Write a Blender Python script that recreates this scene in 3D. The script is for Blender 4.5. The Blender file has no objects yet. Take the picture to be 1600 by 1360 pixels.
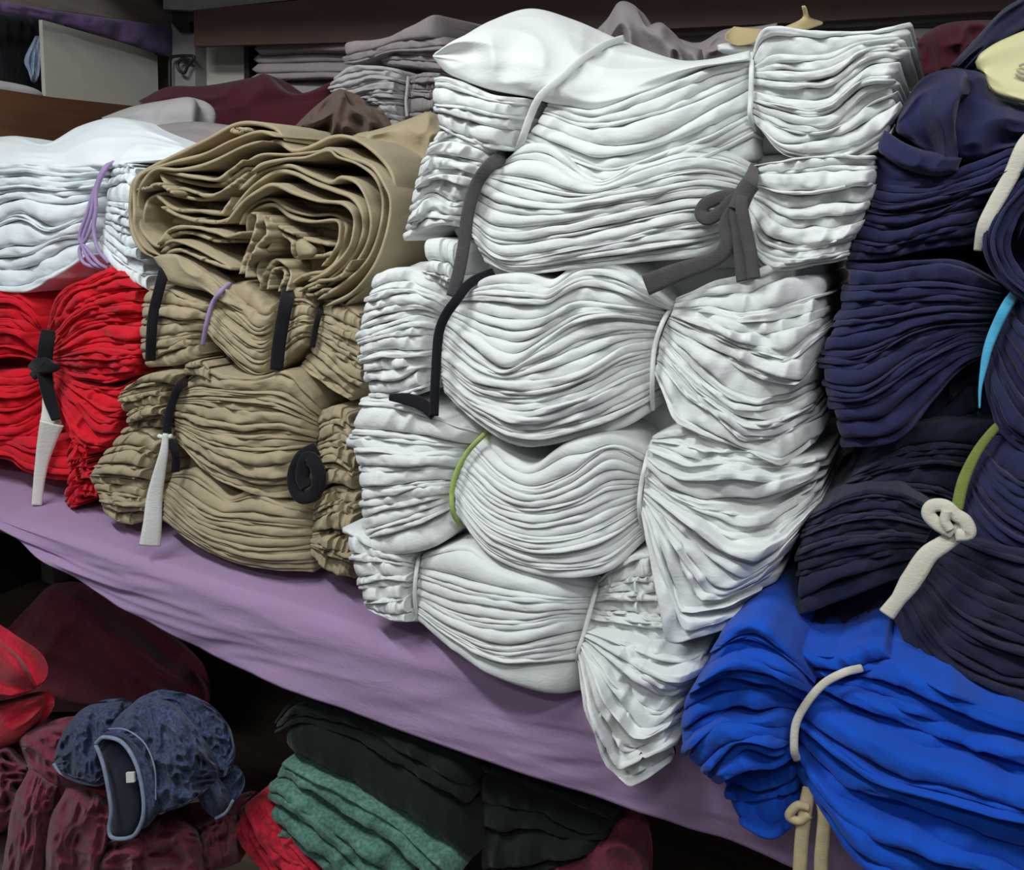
import bpy, math, random
import numpy as np

# ------------------------------------------------------------------ camera, world, light
W, H, F = 1600, 1360, 1400.0
CAMZ = 1.5
YAW, PITCH, ROLL = map(math.radians, (25, 15, 4))
scene = bpy.context.scene
C = scene.collection
fwd = np.array([-math.sin(YAW)*math.cos(PITCH), math.cos(YAW)*math.cos(PITCH), -math.sin(PITCH)])
rgt = np.array([math.cos(YAW), math.sin(YAW), 0.0])
upv = np.cross(rgt, fwd)
R_ = rgt*math.cos(ROLL) + upv*math.sin(ROLL)
U_ = upv*math.cos(ROLL) - rgt*math.sin(ROLL)
from mathutils import Matrix
cam = bpy.data.objects.new('camera', bpy.data.cameras.new('camera'))
C.objects.link(cam)
cam.matrix_world = Matrix(((R_[0], U_[0], -fwd[0], 0), (R_[1], U_[1], -fwd[1], 0),
                           (R_[2], U_[2], -fwd[2], CAMZ), (0, 0, 0, 1)))
cam.data.sensor_fit = 'HORIZONTAL'
cam.data.sensor_width = 36.0
cam.data.lens = 36.0*F/W
cam.data.clip_start = 0.02
scene.camera = cam

world = bpy.data.worlds.new('world')
scene.world = world
world.use_nodes = True
world.node_tree.nodes['Background'].inputs[0].default_value = (0.92, 0.96, 1.0, 1)
world.node_tree.nodes['Background'].inputs[1].default_value = 0.15

def area(name, loc, target, sx, sy, power, col):
    l = bpy.data.lights.new(name, 'AREA')
    l.shape = 'RECTANGLE'; l.size = sx; l.size_y = sy; l.energy = power; l.color = col
    o = bpy.data.objects.new(name, l); C.objects.link(o)
    o.location = loc
    from mathutils import Vector
    o.rotation_euler = (Vector(target)-Vector(loc)).to_track_quat('-Z', 'Y').to_euler()
    return o
area('tube_and_fill_light', (-1.25, 0.08, 2.72), (-0.7, 1.2, 1.0), 1.2, 0.12, 28, (0.95, 0.99, 1.0))
area('tube_and_fill_light', (0.5, -0.1, 2.85), (-0.2, 1.2, 1.0), 1.2, 0.12, 15, (0.95, 0.99, 1.0))  # added fill light from the right, its source is not seen

area('tube_and_fill_light', (-0.5, -1.2, 2.7), (-0.7, 1.1, .7), 1.2, 0.12, 9, (0.95, 0.99, 1.0))  # added weak front fill, brightens the cloth under the shelf and softens shadows

scene.view_settings.view_transform = 'Standard'
scene.view_settings.look = 'None'
scene.view_settings.exposure = 0.0
scene.view_settings.gamma = 1.0
scene.view_settings.use_curve_mapping = False

# ------------------------------------------------------------------ geometry helpers
ORG = np.array([0, 0, CAMZ])
SHELF_Z = CAMZ - 0.65
TILT = 0.15

def rays(px):
    px = np.asarray(px, float)
    return fwd + R_*((px[..., 0:1]-800)/F) - U_*((px[..., 1:2]-680)/F)

def P(px, d=0.0):
    """points on the leaning front face of the stacks, d metres in front of it"""
    r = rays(px)
    d = np.asarray(d, float)
    t = (1.02 - d + 0.65*TILT)/(r[..., 1]-TILT*r[..., 2])
    return ORG + r*t[..., None]

def PY(px, Y):
    r = rays(px)
    return ORG + r*(np.asarray(Y, float)/r[..., 1])[..., None]

def PX(px, X):
    r = rays(px)
    return ORG + r*(np.asarray(X, float)/r[..., 0])[..., None]

REG = {0: (0, 0, 1.0), 1: (0, 0, .4375), 2: (0, 380, .3972), 3: (640, 0, .5125), 4: (520, 380, .5), 5: (520, 650, .5),
       6: (1040, 0, .5147), 7: (1000, 640, .5294), 8: (0, 880, .625), 9: (0, 880, .3529), 10: (360, 1040, .45),
       11: (0, 0, .25), 14: (190, 180, .30625), 15: (980, 670, .25745), 16: (1000, 380, .26478), 12: (360, 0, .25), 13: (1100, 0, .3125)}

def g(reg, pts):
    ox, oy, s = REG[reg]
    return [(ox+p[0]*s, oy+p[1]*s) + tuple(p[2:3]) for p in pts]

def run_on(pts, x):
    """cloth cut by the frame runs on a little way beyond it"""
    pts = [tuple(p) for p in pts]
    def ext(p, q, n):
        dx, dy = p[0]-q[0], .35*(p[1]-q[1]); l = math.hypot(dx, dy)+1e-6
        return (p[0]+dx/l*n, p[1]+dy/l*n) + tuple(p[2:3])
    if len(pts) > 1:
        hi, lo = 1580, 0
        if pts[-1][0] > hi and pts[-1][0] > pts[-2][0]: pts.append(ext(pts[-1], pts[-2], x))
        if pts[0][0] > hi and pts[0][0] > pts[1][0]: pts.insert(0, ext(pts[0], pts[1], x))
        if pts[0][0] < lo and pts[0][0] < pts[1][0]: pts.insert(0, ext(pts[0], pts[1], x*.6))
    return pts

def resample(pts, M, lin=False):
    """Catmull-Rom through the points, M samples evenly spaced by length; columns x, y, extra depth"""
    a = np.array([(p[0], p[1], p[2] if len(p) > 2 else 0.0) for p in pts], float)
    if lin and len(a) > 2:      # only slightly rounded corners
        q = [a[0]]
        for i in range(1, len(a)-1):
            for t in (.22, .1): q.append(a[i]+(a[i-1]-a[i])*t)
            q.append(a[i]*.9+.05*(a[i-1]*1+a[i+1]*1))
            for t in (.1, .22): q.append(a[i]+(a[i+1]-a[i])*t)
        q = np.array(q+[a[-1]])
        s = np.concatenate([[0], np.cumsum(np.linalg.norm(np.diff(q[:, :2], axis=0), axis=1))])
        tt = np.linspace(0, s[-1], M)
        return np.stack([np.interp(tt, s, q[:, k]) for k in range(3)], 1)
    if len(a) == 2:
        t = np.linspace(0, 1, M)[:, None]
        return a[0]*(1-t)+a[1]*t
    e = np.vstack([2*a[0]-a[1], a, 2*a[-1]-a[-2]])
    out = []
    for i in range(len(a)-1):
        p0, p1, p2, p3 = e[i:i+4]
        t = np.linspace(0, 1, 24, endpoint=False)[:, None]
        out.append(.5*((2*p1)+(-p0+p2)*t+(2*p0-5*p1+4*p2-p3)*t**2+(-p0+3*p1-3*p2+p3)*t**3))
    out.append(a[-1:])
    q = np.vstack(out)
    s = np.concatenate([[0], np.cumsum(np.linalg.norm(np.diff(q[:, :2], axis=0), axis=1))])
    tt = np.linspace(0, s[-1], M)
    return np.stack([np.interp(tt, s, q[:, k]) for k in range(3)], 1)

def hsh(i, j):
    x = np.sin(i*127.1+j*311.7)*43758.5453
    return (x-np.floor(x))*2-1

def noise(x, y):
    x = np.asarray(x, float); y = np.asarray(y, float)
    x, y = np.broadcast_arrays(x, y)
    i = np.floor(x); j = np.floor(y); fx = x-i; fy = y-j
    fx = fx*fx*(3-2*fx); fy = fy*fy*(3-2*fy)
    a = hsh(i, j)*(1-fx)+hsh(i+1, j)*fx
    b = hsh(i, j+1)*(1-fx)+hsh(i+1, j+1)*fx
    return a*(1-fy)+b*fy

def fbm(x, y):
    return noise(x, y)+.5*noise(2.1*x+7.3, 2.1*y+1.7)+.25*noise(4.3*x+2.2, 4.3*y+9.1)

def mesh_obj(name, verts, faces, mat, parent=None, smooth=True):
    me = bpy.data.meshes.new(name)
    v = np.asarray(verts, float)
    if parent is not None:
        p = parent
        off = np.zeros(3)
        while p is not None:
            off += np.array(p.location); p = p.parent
        v = v-off
    me.from_pydata(v.tolist(), [], faces)
    me.update()
    if smooth:
        me.polygons.foreach_set('use_smooth', [True]*len(me.polygons))
    o = bpy.data.objects.new(name, me)
    C.objects.link(o)
    me.materials.append(mat)
    if parent is not None:
        o.parent = parent
    return o

def tag(o, label, cat, group=None):
    o['label'] = label; o['category'] = cat
    if group: o['group'] = group
    return o

def thing(name, label, cat, loc, group=None):
    o = bpy.data.objects.new(name, None); C.objects.link(o)
    o.empty_display_size = .05
    o.location = [float(c) for c in loc]
    return tag(o, label, cat, group)

def grid_faces(m, n, close_n=False):
    f = []
    for i in range(m-1):
        for j in range(n if close_n else n-1):
            k = (j+1) % n
            f.append((i*n+j, i*n+k, (i+1)*n+k, (i+1)*n+j))
    return f

SEED = [1]
def rng():
    SEED[0] += 1
    return random.Random(SEED[0])

def unit(v):
    return v/np.maximum(np.linalg.norm(v, axis=-1, keepdims=True), 1e-9)

_TH = np.radians(np.linspace(90, -90, 11))

def clear_shelf(V, cen=None, lim=.976):
    """keep cloth off the shelf board: above it behind the edge, in front of the sheet where it droops below"""
    low = V[..., 2] < SHELF_Z+.008
    if cen is not None:
        hang = (cen[:, 2] < SHELF_Z+.006) & (cen[:, 1] < 1.04)
        V[..., 1] = np.where(hang[:, None], np.minimum(V[..., 1], lim), V[..., 1])
        low = low & ~hang[:, None]
    V[..., 2] = np.where(low, SHELF_Z+.008, V[..., 2])
    return V

def section(root, mat, reg, guides, ns, d=0.0, tied='', bu=.03, bv=.015, back=.26, tilt=0.0, amp=.0016, jit=.010,
            endj=.05, wander=.65, name='folded_layer', M=72, roundness=1.25, sharp=.72, fall=.02, warp=1.8, wsc=110., crum=.005, csc=100.,
            fat=1.0, spread=1.3, shelf=True, lin=False, jf=7.0):
    """a pile of folded cloth layers; each layer's front fold runs along curves blended between the guides, and the
    layer reaches back into the shelf.  tied: ends drawn in by a tie ('L','R')"""
    G = np.stack([resample(run_on(g(reg, gd), 170), 240, lin) for gd in guides])
    K = len(G)
    rd = rng()
    base_ = rd.random()*100
    # layer boundaries, shared by neighbours, wandering along the length
    bounds = [0.0]
    for j, n in enumerate(ns):
        w = [math.exp(spread*(rd.random()-.5)*2*.8) for _ in range(n)]
        s = sum(w); c = 0
        for i in range(n):
            c += w[i]; bounds.append(j+c/s)
    nb = len(bounds)
    uu = np.linspace(0, 1, M); ee = .5-.5*np.cos(np.pi*uu); uu = .6*uu+.4*ee
    Bd = np.zeros((nb, M))
    for k, v in enumerate(bounds):
        gap = min(v-bounds[k-1] if k else 9, bounds[k+1]-v if k < nb-1 else 9)
        ww = 0 if k in (0, nb-1) else wander*gap*.8
        nz = .8*noise(uu*3.0+base_+k*5.1, k*2.3)+.2*noise(uu*8.5+base_+k*1.7, k*3.1)
        Bd[k] = v+ww*nz
    Bd = np.maximum.accumulate(Bd, axis=0)
    for k in range(nb-1):
        u0 = 0.0 if 'L' in tied else endj*rd.random()
        u1 = 1.0 if 'R' in tied else 1-endj*rd.random()
        u = u0+(u1-u0)*uu
        sd = base_+k*3.37
        def at(vv):
            vv = np.clip(vv, 0, K-1.0001)
            a = np.floor(vv).astype(int); fr = (vv-a)[:, None]
            col = u*239; k0 = np.minimum(col.astype(int), 238); fk = (col-k0)[:, None]
            A = G[a, k0]*(1-fk)+G[a, k0+1]*fk
            B = G[np.minimum(a+1, K-1), k0]*(1-fk)+G[np.minimum(a+1, K-1), k0+1]*fk
            q = A*(1-fr)+B*fr
            x, y = q[:, 0]/wsc+base_, q[:, 1]/wsc
            q[:, 1] += warp*fbm(x, 1.5*y)
            q[:, 0] += .4*warp*fbm(x+31, y+17)
            return q
        top = at(Bd[k]); bot = at(Bd[k+1]); mid = .5*(top+bot)
        su = np.ones(M)
        if 'L' in tied: su = su*(1-(1-np.clip(u/.4, 0, 1))**2.2)
        else: su = su-fall/max(bu, .01)*np.clip((.14-u)/.14, 0, 1)**2
        if 'R' in tied: su = su*(1-(1-np.clip((1-u)/.4, 0, 1))**2.2)
        else: su = su-fall/max(bu, .01)*np.clip((u-.86)/.14, 0, 1)**2
        vn = .5*(bounds[k]+bounds[k+1])/(K-1)
        sv = 1-(2*vn-1)**4
        free = np.clip(su, .15, 1)
        D = d+mid[:, 2]+bu*su+bv*sv*np.maximum(su, 0)+jit*(rd.random()-.5)*1.2
        D = D+free*jit*(.5*fbm(uu*jf*.5+sd, k*1.7)+.5*(1-2*np.abs(noise(uu*jf+sd, k*2.7+.5))))
        D = D+free*crum*fbm(mid[:, 0]/csc+base_, mid[:, 1]/csc)
        Pt, Pb = P(top, D), P(bot, D)
        h = .5*np.linalg.norm(Pt-Pb, axis=1)*1.0*fat+.0002
        N = unit(Pt-Pb)
        cen = .5*(Pt+Pb)
        Bk = unit(np.array([0., 1., tilt])+np.zeros((M, 3)))
        L = np.concatenate([[0], np.cumsum(np.linalg.norm(np.diff(cen, axis=0), axis=1))])
        e0 = np.ones(M)
        wr = min(1.0*h.mean(), .2*L[-1])
        if 'L' not in tied: e0 = e0*np.sqrt(np.clip(1-(1-np.clip(L/wr, 0, 1))**2, .02, 1))
        if 'R' not in tied: e0 = e0*np.sqrt(np.clip(1-(1-np.clip((L[-1]-L)/wr, 0, 1))**2, .02, 1))
        rb = np.minimum(roundness*h, .022)+.0015
        cs = np.cos(_TH)**sharp; sn = np.sign(np.sin(_TH))*np.abs(np.sin(_TH))**sharp
        ln = .5*(rd.random()-.3)                       # some folds lean out at the top, some at the bottom
        pb = rb[:, None]*(1-cs)[None, :]+(h[:, None]*ln*.5)*sn[None, :]*cs[None, :]
        pn = (h*e0)[:, None]*sn[None, :]
        pb = pb+((1-e0)*rb)[:, None]
        kk = np.arange(11)[None, :]
        a2 = np.minimum(amp, .4*h)[:, None]
        ds = a2*fbm(L[:, None]*30+sd, kk*.28+k*5.1)
        pb = pb-ds*cs[None, :]*1.3
        pn = pn+ds*.4*np.sign(sn)[None, :]
        bl = back*(.9+.2*rd.random())
        hb = (h*e0)[:, None]
        z0 = rb[:, None]*0
        B2 = np.concatenate([z0+bl, z0+bl*.35, pb, z0+bl*.35, z0+bl], 1)
        N2 = np.concatenate([hb*.8, hb*.96, pn, -hb*.96, -hb*.8], 1)
        V = cen[:, None, :]+Bk[:, None, :]*B2[..., None]+N[:, None, :]*N2[..., None]
        if shelf: V = clear_shelf(V, cen)
        n_ = V.shape[1]
        f = grid_faces(M, n_, True)
        f.append(tuple(range(n_-1, -1, -1)))
        f.append(tuple((M-1)*n_+q for q in range(n_)))
        mesh_obj(name, V.reshape(-1, 3), f, mat, root)

def sheets(root, mat, reg, lines, tpx=4.0, d=0.0, back=.3, jit=.02, name='folded_layer', M=80, warp=1.5):
    """single plies seen edge-on: each traced edge line becomes one thick sheet running back into the shelf"""
    rd = rng()
    for ln in lines:
        q = resample(g(reg, ln), M)
        sd = rd.random()*90
        s = np.linspace(0, 1, M)
        q[:, 1] += warp*fbm(s*7+sd, sd); q[:, 0] += warp*.6*fbm(s*7+sd, sd+9)
        D = d+q[:, 2]+jit*(rd.random()-.5)+jit*.4*fbm(s*5+sd, 3.3)
        c = P(q, D)
        T = unit(np.gradient(c, axis=0)); Bk = np.zeros((M, 3))+np.array([0, 1., 0])
        N = unit(np.cross(T, Bk)); Bk = unit(np.array([0, 1., 0])+0*c)
        h = (tpx*np.linalg.norm(c-ORG, axis=1)/F*.5)*(1+.35*noise(s*9+sd, 1.5))
        h = h*np.sqrt(np.clip(np.minimum(s, 1-s)/.03, .05, 1))
        th = np.radians(np.linspace(90, -90, 7))
        pb = h[:, None]*(1-np.cos(th))[None]; pn = h[:, None]*np.sin(th)[None]
        z0 = h[:, None]*0
        wv = .006*fbm(s*6+sd, 7.7)[:, None]
        B2 = np.concatenate([z0+back, z0+back*.3, z0+.03, pb, z0+.03, z0+back*.3, z0+back], 1)
        N2 = np.concatenate([h[:, None]+wv, h[:, None]+wv, h[:, None]+wv*.3, pn, -h[:, None]+wv*.3, -h[:, None]+wv, -h[:, None]+wv], 1)
        V = c[:, None]+Bk[:, None]*B2[..., None]+N[:, None]*N2[..., None]
        n_ = V.shape[1]
        f = grid_faces(M, n_, True)
        f.append(tuple(range(n_-1, -1, -1))); f.append(tuple((M-1)*n_+k for k in range(n_)))
        mesh_obj(name, V.reshape(-1, 3), f, mat, root)

def split(root, name, label, cat, group):
    """loose layers that can be lifted one by one become things of their own"""
    words = ['topmost', 'second from the top', 'third from the top', 'fourth from the top', 'fifth from the top', 'sixth from the top', 'seventh from the top', 'eighth from the top']
    kids = [o for o in C.objects if o.parent == root]
    for i, o in enumerate(kids):
        o.parent = None; o.location = root.location; o.name = name
        tag(o, label + ', ' + ('lowest' if i == len(kids)-1 else words[i]), cat, group)
    bpy.data.objects.remove(root)

def core(root, mat, reg, top, bot, d=0.0, back=.16):
    """the inner folds of a bundle, seen only in the gaps"""
    section(root, mat, reg, [top, bot], [3], d=d-.06, bu=.0, bv=.0, back=back, warp=2, jit=.004, crum=.003, name='inner_fold', M=40)

def loft(name, mat, reg, guides, parent=None, d=0.0, bulge=.05, thick=.05, folds=(), nu=70, nv=44, edge=.5, seed=None, plane=None, pw=3, warp=0., shelf=False):
    """one soft piece of cloth spanned between guide curves, rounded off at its rim and closed behind"""
    rd = rng(); sd = rd.random()*50 if seed is None else seed
    G = np.stack([resample(run_on(g(reg, gd), 110) if plane is None else g(reg, gd), nu) for gd in guides])
    K = len(G)
    v = np.linspace(0, 1, nv)
    # smooth interpolation across the guides
    Gs = np.zeros((nv, nu, 3))
    e = np.concatenate([2*G[:1]-G[1:2], G, 2*G[-1:]-G[-2:-1]])
    for r, vv in enumerate(v*(K-1)):
        i = min(int(vv), K-2); t = vv-i
        p0, p1, p2, p3 = e[i:i+4]
        Gs[r] = .5*((2*p1)+(-p0+p2)*t+(2*p0-5*p1+4*p2-p3)*t*t+(-p0+3*p1-3*p2+p3)*t**3)
    u = np.linspace(0, 1, nu)
    Eu = np.clip(1-np.abs(2*u-1)**pw, 0, 1)**edge
    Ev = np.clip(1-np.abs(2*v-1)**pw, 0, 1)**edge
    E = Ev[:, None]*Eu[None, :]
    D = d+Gs[..., 2]+bulge*E
    if warp:
        Gs[..., 0] += warp*fbm(Gs[..., 0]/60+sd, Gs[..., 1]/60); Gs[..., 1] += warp*fbm(Gs[..., 0]/60+sd+40, Gs[..., 1]/60)
    for fu, fv, a in folds:
        x = u[None, :]*fu+sd; y = v[:, None]*fv+sd*.7
        wx = .35*noise(x*.5+3, y*.5+5)
        rdg = 1-2*np.abs(noise(x+wx, y+wx))
        D = D+a*rdg*np.minimum(E*1.6, 1)
    f_ = plane if plane is not None else P
    A = f_(Gs, D)
    Bk = A+np.array([0, 1, 0])*(.004+thick*E[..., None])
    V = np.concatenate([A.reshape(-1, 3), Bk.reshape(-1, 3)])
    if shelf: V = clear_shelf(V)
    n0 = nu*nv
    f = [tuple(reversed(q)) for q in grid_faces(nv, nu)]
    f += [tuple(n0+k for k in q) for q in grid_faces(nv, nu)]
    rim = [j for j in range(nu)]+[i*nu+nu-1 for i in range(1, nv)]+[(nv-1)*nu+j for j in range(nu-2, -1, -1)]+[i*nu for i in range(nv-2, 0, -1)]
    for a_, b_ in zip(rim, rim[1:]+rim[:1]):
        f.append((a_, b_, n0+b_, n0+a_))
    return mesh_obj(name, V, f, mat, parent)

def sweep(name, mat, pts3, w, t, parent=None, M=60, seg=10, flat=None, taper=None):
    """tube or strap of half-width w and half-thickness t along 3-D points"""
    a = np.asarray(pts3, float)
    e = np.vstack([2*a[0]-a[1], a, 2*a[-1]-a[-2]])
    out = []
    for i in range(len(a)-1):
        p0, p1, p2, p3 = e[i:i+4]
        tt = np.linspace(0, 1, 20, endpoint=False)[:, None]
        out.append(.5*((2*p1)+(-p0+p2)*tt+(2*p0-5*p1+4*p2-p3)*tt**2+(-p0+3*p1-3*p2+p3)*tt**3))
    q = np.vstack(out+[a[-1:]])
    s = np.concatenate([[0], np.cumsum(np.linalg.norm(np.diff(q, axis=0), axis=1))])
    x = np.linspace(0, s[-1], M)
    q = np.stack([np.interp(x, s, q[:, k]) for k in range(3)], 1)
    T = unit(np.gradient(q, axis=0))
    nrm = unit(ORG-q) if flat is None else unit(np.zeros_like(q)+np.array(flat))
    S = unit(np.cross(T, nrm)); Nn = np.cross(S, T)
    ph = np.linspace(0, 2*np.pi, seg, endpoint=False)
    c, sn = np.cos(ph), np.sin(ph)
    if abs(w-t) > 1e-6:
        c = np.sign(c)*np.abs(c)**.5; sn = np.sign(sn)*np.abs(sn)**.7
    wz = np.full(M, 1.0) if taper is None else np.interp(np.linspace(0, 1, M), np.linspace(0, 1, len(taper)), taper)
    V = q[:, None, :]+S[:, None, :]*(w*wz[:, None]*c)[..., None]+Nn[:, None, :]*(t*np.ones(M)[:, None]*sn)[..., None]
    f = grid_faces(M, seg, True)
    f.append(tuple(range(seg-1, -1, -1))); f.append(tuple((M-1)*seg+k for k in range(seg)))
    return mesh_obj(name, V.reshape(-1, 3), f, mat, parent)

TIE_LABEL = {'charcoal_strap': 'charcoal grey tie strap', 'lilac_string': 'lilac tie string', 'yellow_green_string': 'yellow-green tie string',
             'olive_string': 'olive green tie string', 'cyan_string': 'cyan blue tie string', 'cream_tape': 'cream white tie tape',
             'beige_cord': 'beige cord', 'off_white_strip': 'off-white rag strip', 'black_cotton': 'black tie strap', 'pale_stitching': 'pale stitched edge'}
def tie(name, mat, root, reg, pts, w, t=None, d=0.05, **k):
    """string or strap lying on the front of a bundle (points in metres in front of the stack face)"""
    q = g(reg, pts)
    p3 = np.array([P(np.array(p[:2]), d+(p[2] if len(p) > 2 else 0)) for p in q])
    o = sweep(name, mat, p3, w, t if t else w, root, **k)
    if mat.name in TIE_LABEL: o['label'] = TIE_LABEL[mat.name]
    return o

def bevel_box(name, mat, lo, hi, parent=None, b=.004):
    import bmesh
    bm = bmesh.new()
    bmesh.ops.create_cube(bm, size=1)
    lo = np.array(lo, float); hi = np.array(hi, float)
    for v in bm.verts:
        v.co = [lo[k]+(hi[k]-lo[k])*(v.co[k]+.5) for k in range(3)]
    if b:
        bmesh.ops.bevel(bm, geom=bm.edges[:], offset=b, segments=2, affect='EDGES', profile=.7)
    vs = [tuple(v.co) for v in bm.verts]; bm.verts.index_update()
    fs = [tuple(v.index for v in f.verts) for f in bm.faces]
    bm.free()
    return mesh_obj(name, vs, fs, mat, parent, smooth=False)

def slab(name, mat, corners, offset, parent=None):
    """flat board from a polygon of 3-D corners, thickened by the offset vector"""
    a = np.asarray(corners, float); n = len(a)
    V = np.vstack([a, a+np.array(offset)])
    f = [tuple(range(n)), tuple(range(2*n-1, n-1, -1))]
    f += [(i, n+i, n+(i+1) % n, (i+1) % n) for i in range(n)]
    return mesh_obj(name, V, f, mat, parent, smooth=False)

# ------------------------------------------------------------------ materials
def cloth(name, col, var=.08, rough=.9, bump=.2, scale=42, fine=900, sheen=.1, tint=None, mottle=0, wr=.16):
    m = bpy.data.materials.new(name); m.use_nodes = True
    nt = m.node_tree; N = nt.nodes; L = nt.links
    b = N['Principled BSDF']
    b.inputs['Roughness'].default_value = rough
    b.inputs['Specular IOR Level'].default_value = .2
    b.inputs['Sheen Weight'].default_value = sheen
    b.inputs['Sheen Roughness'].default_value = .5
    tc = N.new('ShaderNodeTexCoord')
    n1 = N.new('ShaderNodeTexNoise'); n1.inputs['Scale'].default_value = scale*.35; n1.inputs['Detail'].default_value = 5
    L.new(tc.outputs['Object'], n1.inputs['Vector'])
    rp = N.new('ShaderNodeValToRGB')
    rp.color_ramp.elements[0].position = .3; rp.color_ramp.elements[1].position = .72
    c = np.array(col)
    t = np.array(tint) if tint is not None else c*(1+var)
    rp.color_ramp.elements[0].color = (*(c*(1-var)), 1)
    rp.color_ramp.elements[1].color = (*np.minimum(t, 1), 1)
    L.new(n1.outputs['Fac'], rp.inputs['Fac'])
    last = rp.outputs['Color']
    if mottle:
        n3 = N.new('ShaderNodeTexNoise'); n3.inputs['Scale'].default_value = scale*4; n3.inputs['Detail'].default_value = 6
        L.new(tc.outputs['Object'], n3.inputs['Vector'])
        r3 = N.new('ShaderNodeMapRange'); r3.inputs['From Min'].default_value = .35; r3.inputs['From Max'].default_value = .7
        r3.inputs['To Min'].default_value = 1-mottle; r3.inputs['To Max'].default_value = 1+mottle*1.4
        L.new(n3.outputs['Fac'], r3.inputs['Value'])
        mx = N.new('ShaderNodeVectorMath'); mx.operation = 'SCALE'
        L.new(last, mx.inputs[0]); L.new(r3.outputs[0], mx.inputs['Scale'])
        last = mx.outputs[0]
    L.new(last, b.inputs['Base Color'])
    # wrinkles (stretched along the cloth) and weave
    mp = N.new('ShaderNodeMapping'); mp.inputs['Scale'].default_value = (1, 1, 2.4)
    L.new(tc.outputs['Object'], mp.inputs['Vector'])
    n2 = N.new('ShaderNodeTexNoise'); n2.inputs['Scale'].default_value = scale; n2.inputs['Detail'].default_value = 4
    n2.inputs['Distortion'].default_value = 1.2
    L.new(mp.outputs[0], n2.inputs['Vector'])
    nf = N.new('ShaderNodeTexNoise'); nf.inputs['Scale'].default_value = fine; nf.inputs['Detail'].default_value = 2
    L.new(tc.outputs['Object'], nf.inputs['Vector'])
    b1 = N.new('ShaderNodeBump'); b1.inputs['Strength'].default_value = wr; b1.inputs['Distance'].default_value = .006
    L.new(n2.outputs['Fac'], b1.inputs['Height'])
    b2 = N.new('ShaderNodeBump'); b2.inputs['Strength'].default_value = bump; b2.inputs['Distance'].default_value = .0008
    L.new(nf.outputs['Fac'], b2.inputs['Height']); L.new(b1.outputs[0], b2.inputs['Normal'])
    L.new(b2.outputs[0], b.inputs['Normal'])
    return m

def plain(name, col, rough=.6, var=.1, scale=12, stretch=(1, 1, 1), bump=.1, metallic=0):
    m = bpy.data.materials.new(name); m.use_nodes = True
    nt = m.node_tree; N = nt.nodes; L = nt.links
    b = N['Principled BSDF']; b.inputs['Roughness'].default_value = rough; b.inputs['Metallic'].default_value = metallic
    tc = N.new('ShaderNodeTexCoord'); mp = N.new('ShaderNodeMapping'); mp.inputs['Scale'].default_value = stretch
    L.new(tc.outputs['Object'], mp.inputs['Vector'])
    n1 = N.new('ShaderNodeTexNoise'); n1.inputs['Scale'].default_value = scale; n1.inputs['Detail'].default_value = 6
    L.new(mp.outputs[0], n1.inputs['Vector'])
    rp = N.new('ShaderNodeValToRGB'); c = np.array(col)
    rp.color_ramp.elements[0].position = .3; rp.color_ramp.elements[1].position = .7
    rp.color_ramp.elements[0].color = (*(c*(1-var)), 1); rp.color_ramp.elements[1].color = (*np.minimum(c*(1+var), 1), 1)
    L.new(n1.outputs['Fac'], rp.inputs['Fac']); L.new(rp.outputs['Color'], b.inputs['Base Color'])
    bp = N.new('ShaderNodeBump'); bp.inputs['Strength'].default_value = bump; bp.inputs['Distance'].default_value = .003
    L.new(n1.outputs['Fac'], bp.inputs['Height']); L.new(bp.outputs[0], b.inputs['Normal'])
    return m

M_WHITE = cloth('white_cotton', (.71, .73, .72), .025)
M_WHITE2 = cloth('cool_white_cotton', (.73, .78, .80), .025)
M_BEIGE = cloth('khaki_twill', (.39, .32, .205), .08)
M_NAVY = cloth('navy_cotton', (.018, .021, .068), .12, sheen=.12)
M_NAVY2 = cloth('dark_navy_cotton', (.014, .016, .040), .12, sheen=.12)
M_BLUE = cloth('royal_blue_cotton', (.005, .072, .47), .1, sheen=.1)
M_RED = cloth('red_jersey', (.62, .008, .022), .1, sheen=.1)
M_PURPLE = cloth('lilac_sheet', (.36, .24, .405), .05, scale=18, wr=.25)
M_GREY = cloth('light_grey_cotton', (.36, .345, .345), .06)
M_GREYD = cloth('greyish_pink_cotton', (.24, .21, .21), .06)
M_MAROON = cloth('maroon_cotton', (.05, .005, .011), .1)
M_BROWNC = cloth('brown_cotton', (.10, .065, .05), .1)
M_BLACK = cloth('black_cotton', (.008, .008, .011), .15)
M_GREYSTRAP = cloth('charcoal_strap', (.075, .07, .075), .1, scale=120)
M_LILAC = cloth('lilac_string', (.36, .26, .47), .1, scale=200)
M_GREENS = cloth('yellow_green_string', (.36, .46, .13), .1, scale=200)
M_OLIVE = cloth('olive_string', (.20, .25, .06), .1, scale=200)
M_CYAN = cloth('cyan_string', (.08, .40, .62), .1, scale=200)
M_CREAM = cloth('cream_tape', (.62, .58, .48), .06, scale=120)
M_CORD = cloth('beige_cord', (.50, .40, .24), .1, scale=240)
M_TAG = cloth('off_white_strip', (.70, .70, .66), .04, scale=90)
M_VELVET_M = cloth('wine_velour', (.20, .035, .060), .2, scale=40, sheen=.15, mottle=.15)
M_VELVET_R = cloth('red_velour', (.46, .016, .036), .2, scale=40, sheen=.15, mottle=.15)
M_DENIM = cloth('navy_denim', (.045, .062, .125), .2, rough=1, scale=45, sheen=.1, mottle=.45)
M_DENIMIN = cloth('dark_denim_lining', (.010, .013, .032), .2)
M_STITCH = cloth('pale_stitching', (.22, .27, .38), .2, scale=200)
M_GREEN = cloth('green_velour', (.085, .19, .15), .2, scale=40, sheen=.2, mottle=.3)
M_BLACKV = cloth('black_velvet', (.008, .011, .011), .3, scale=30, sheen=.1)
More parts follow.
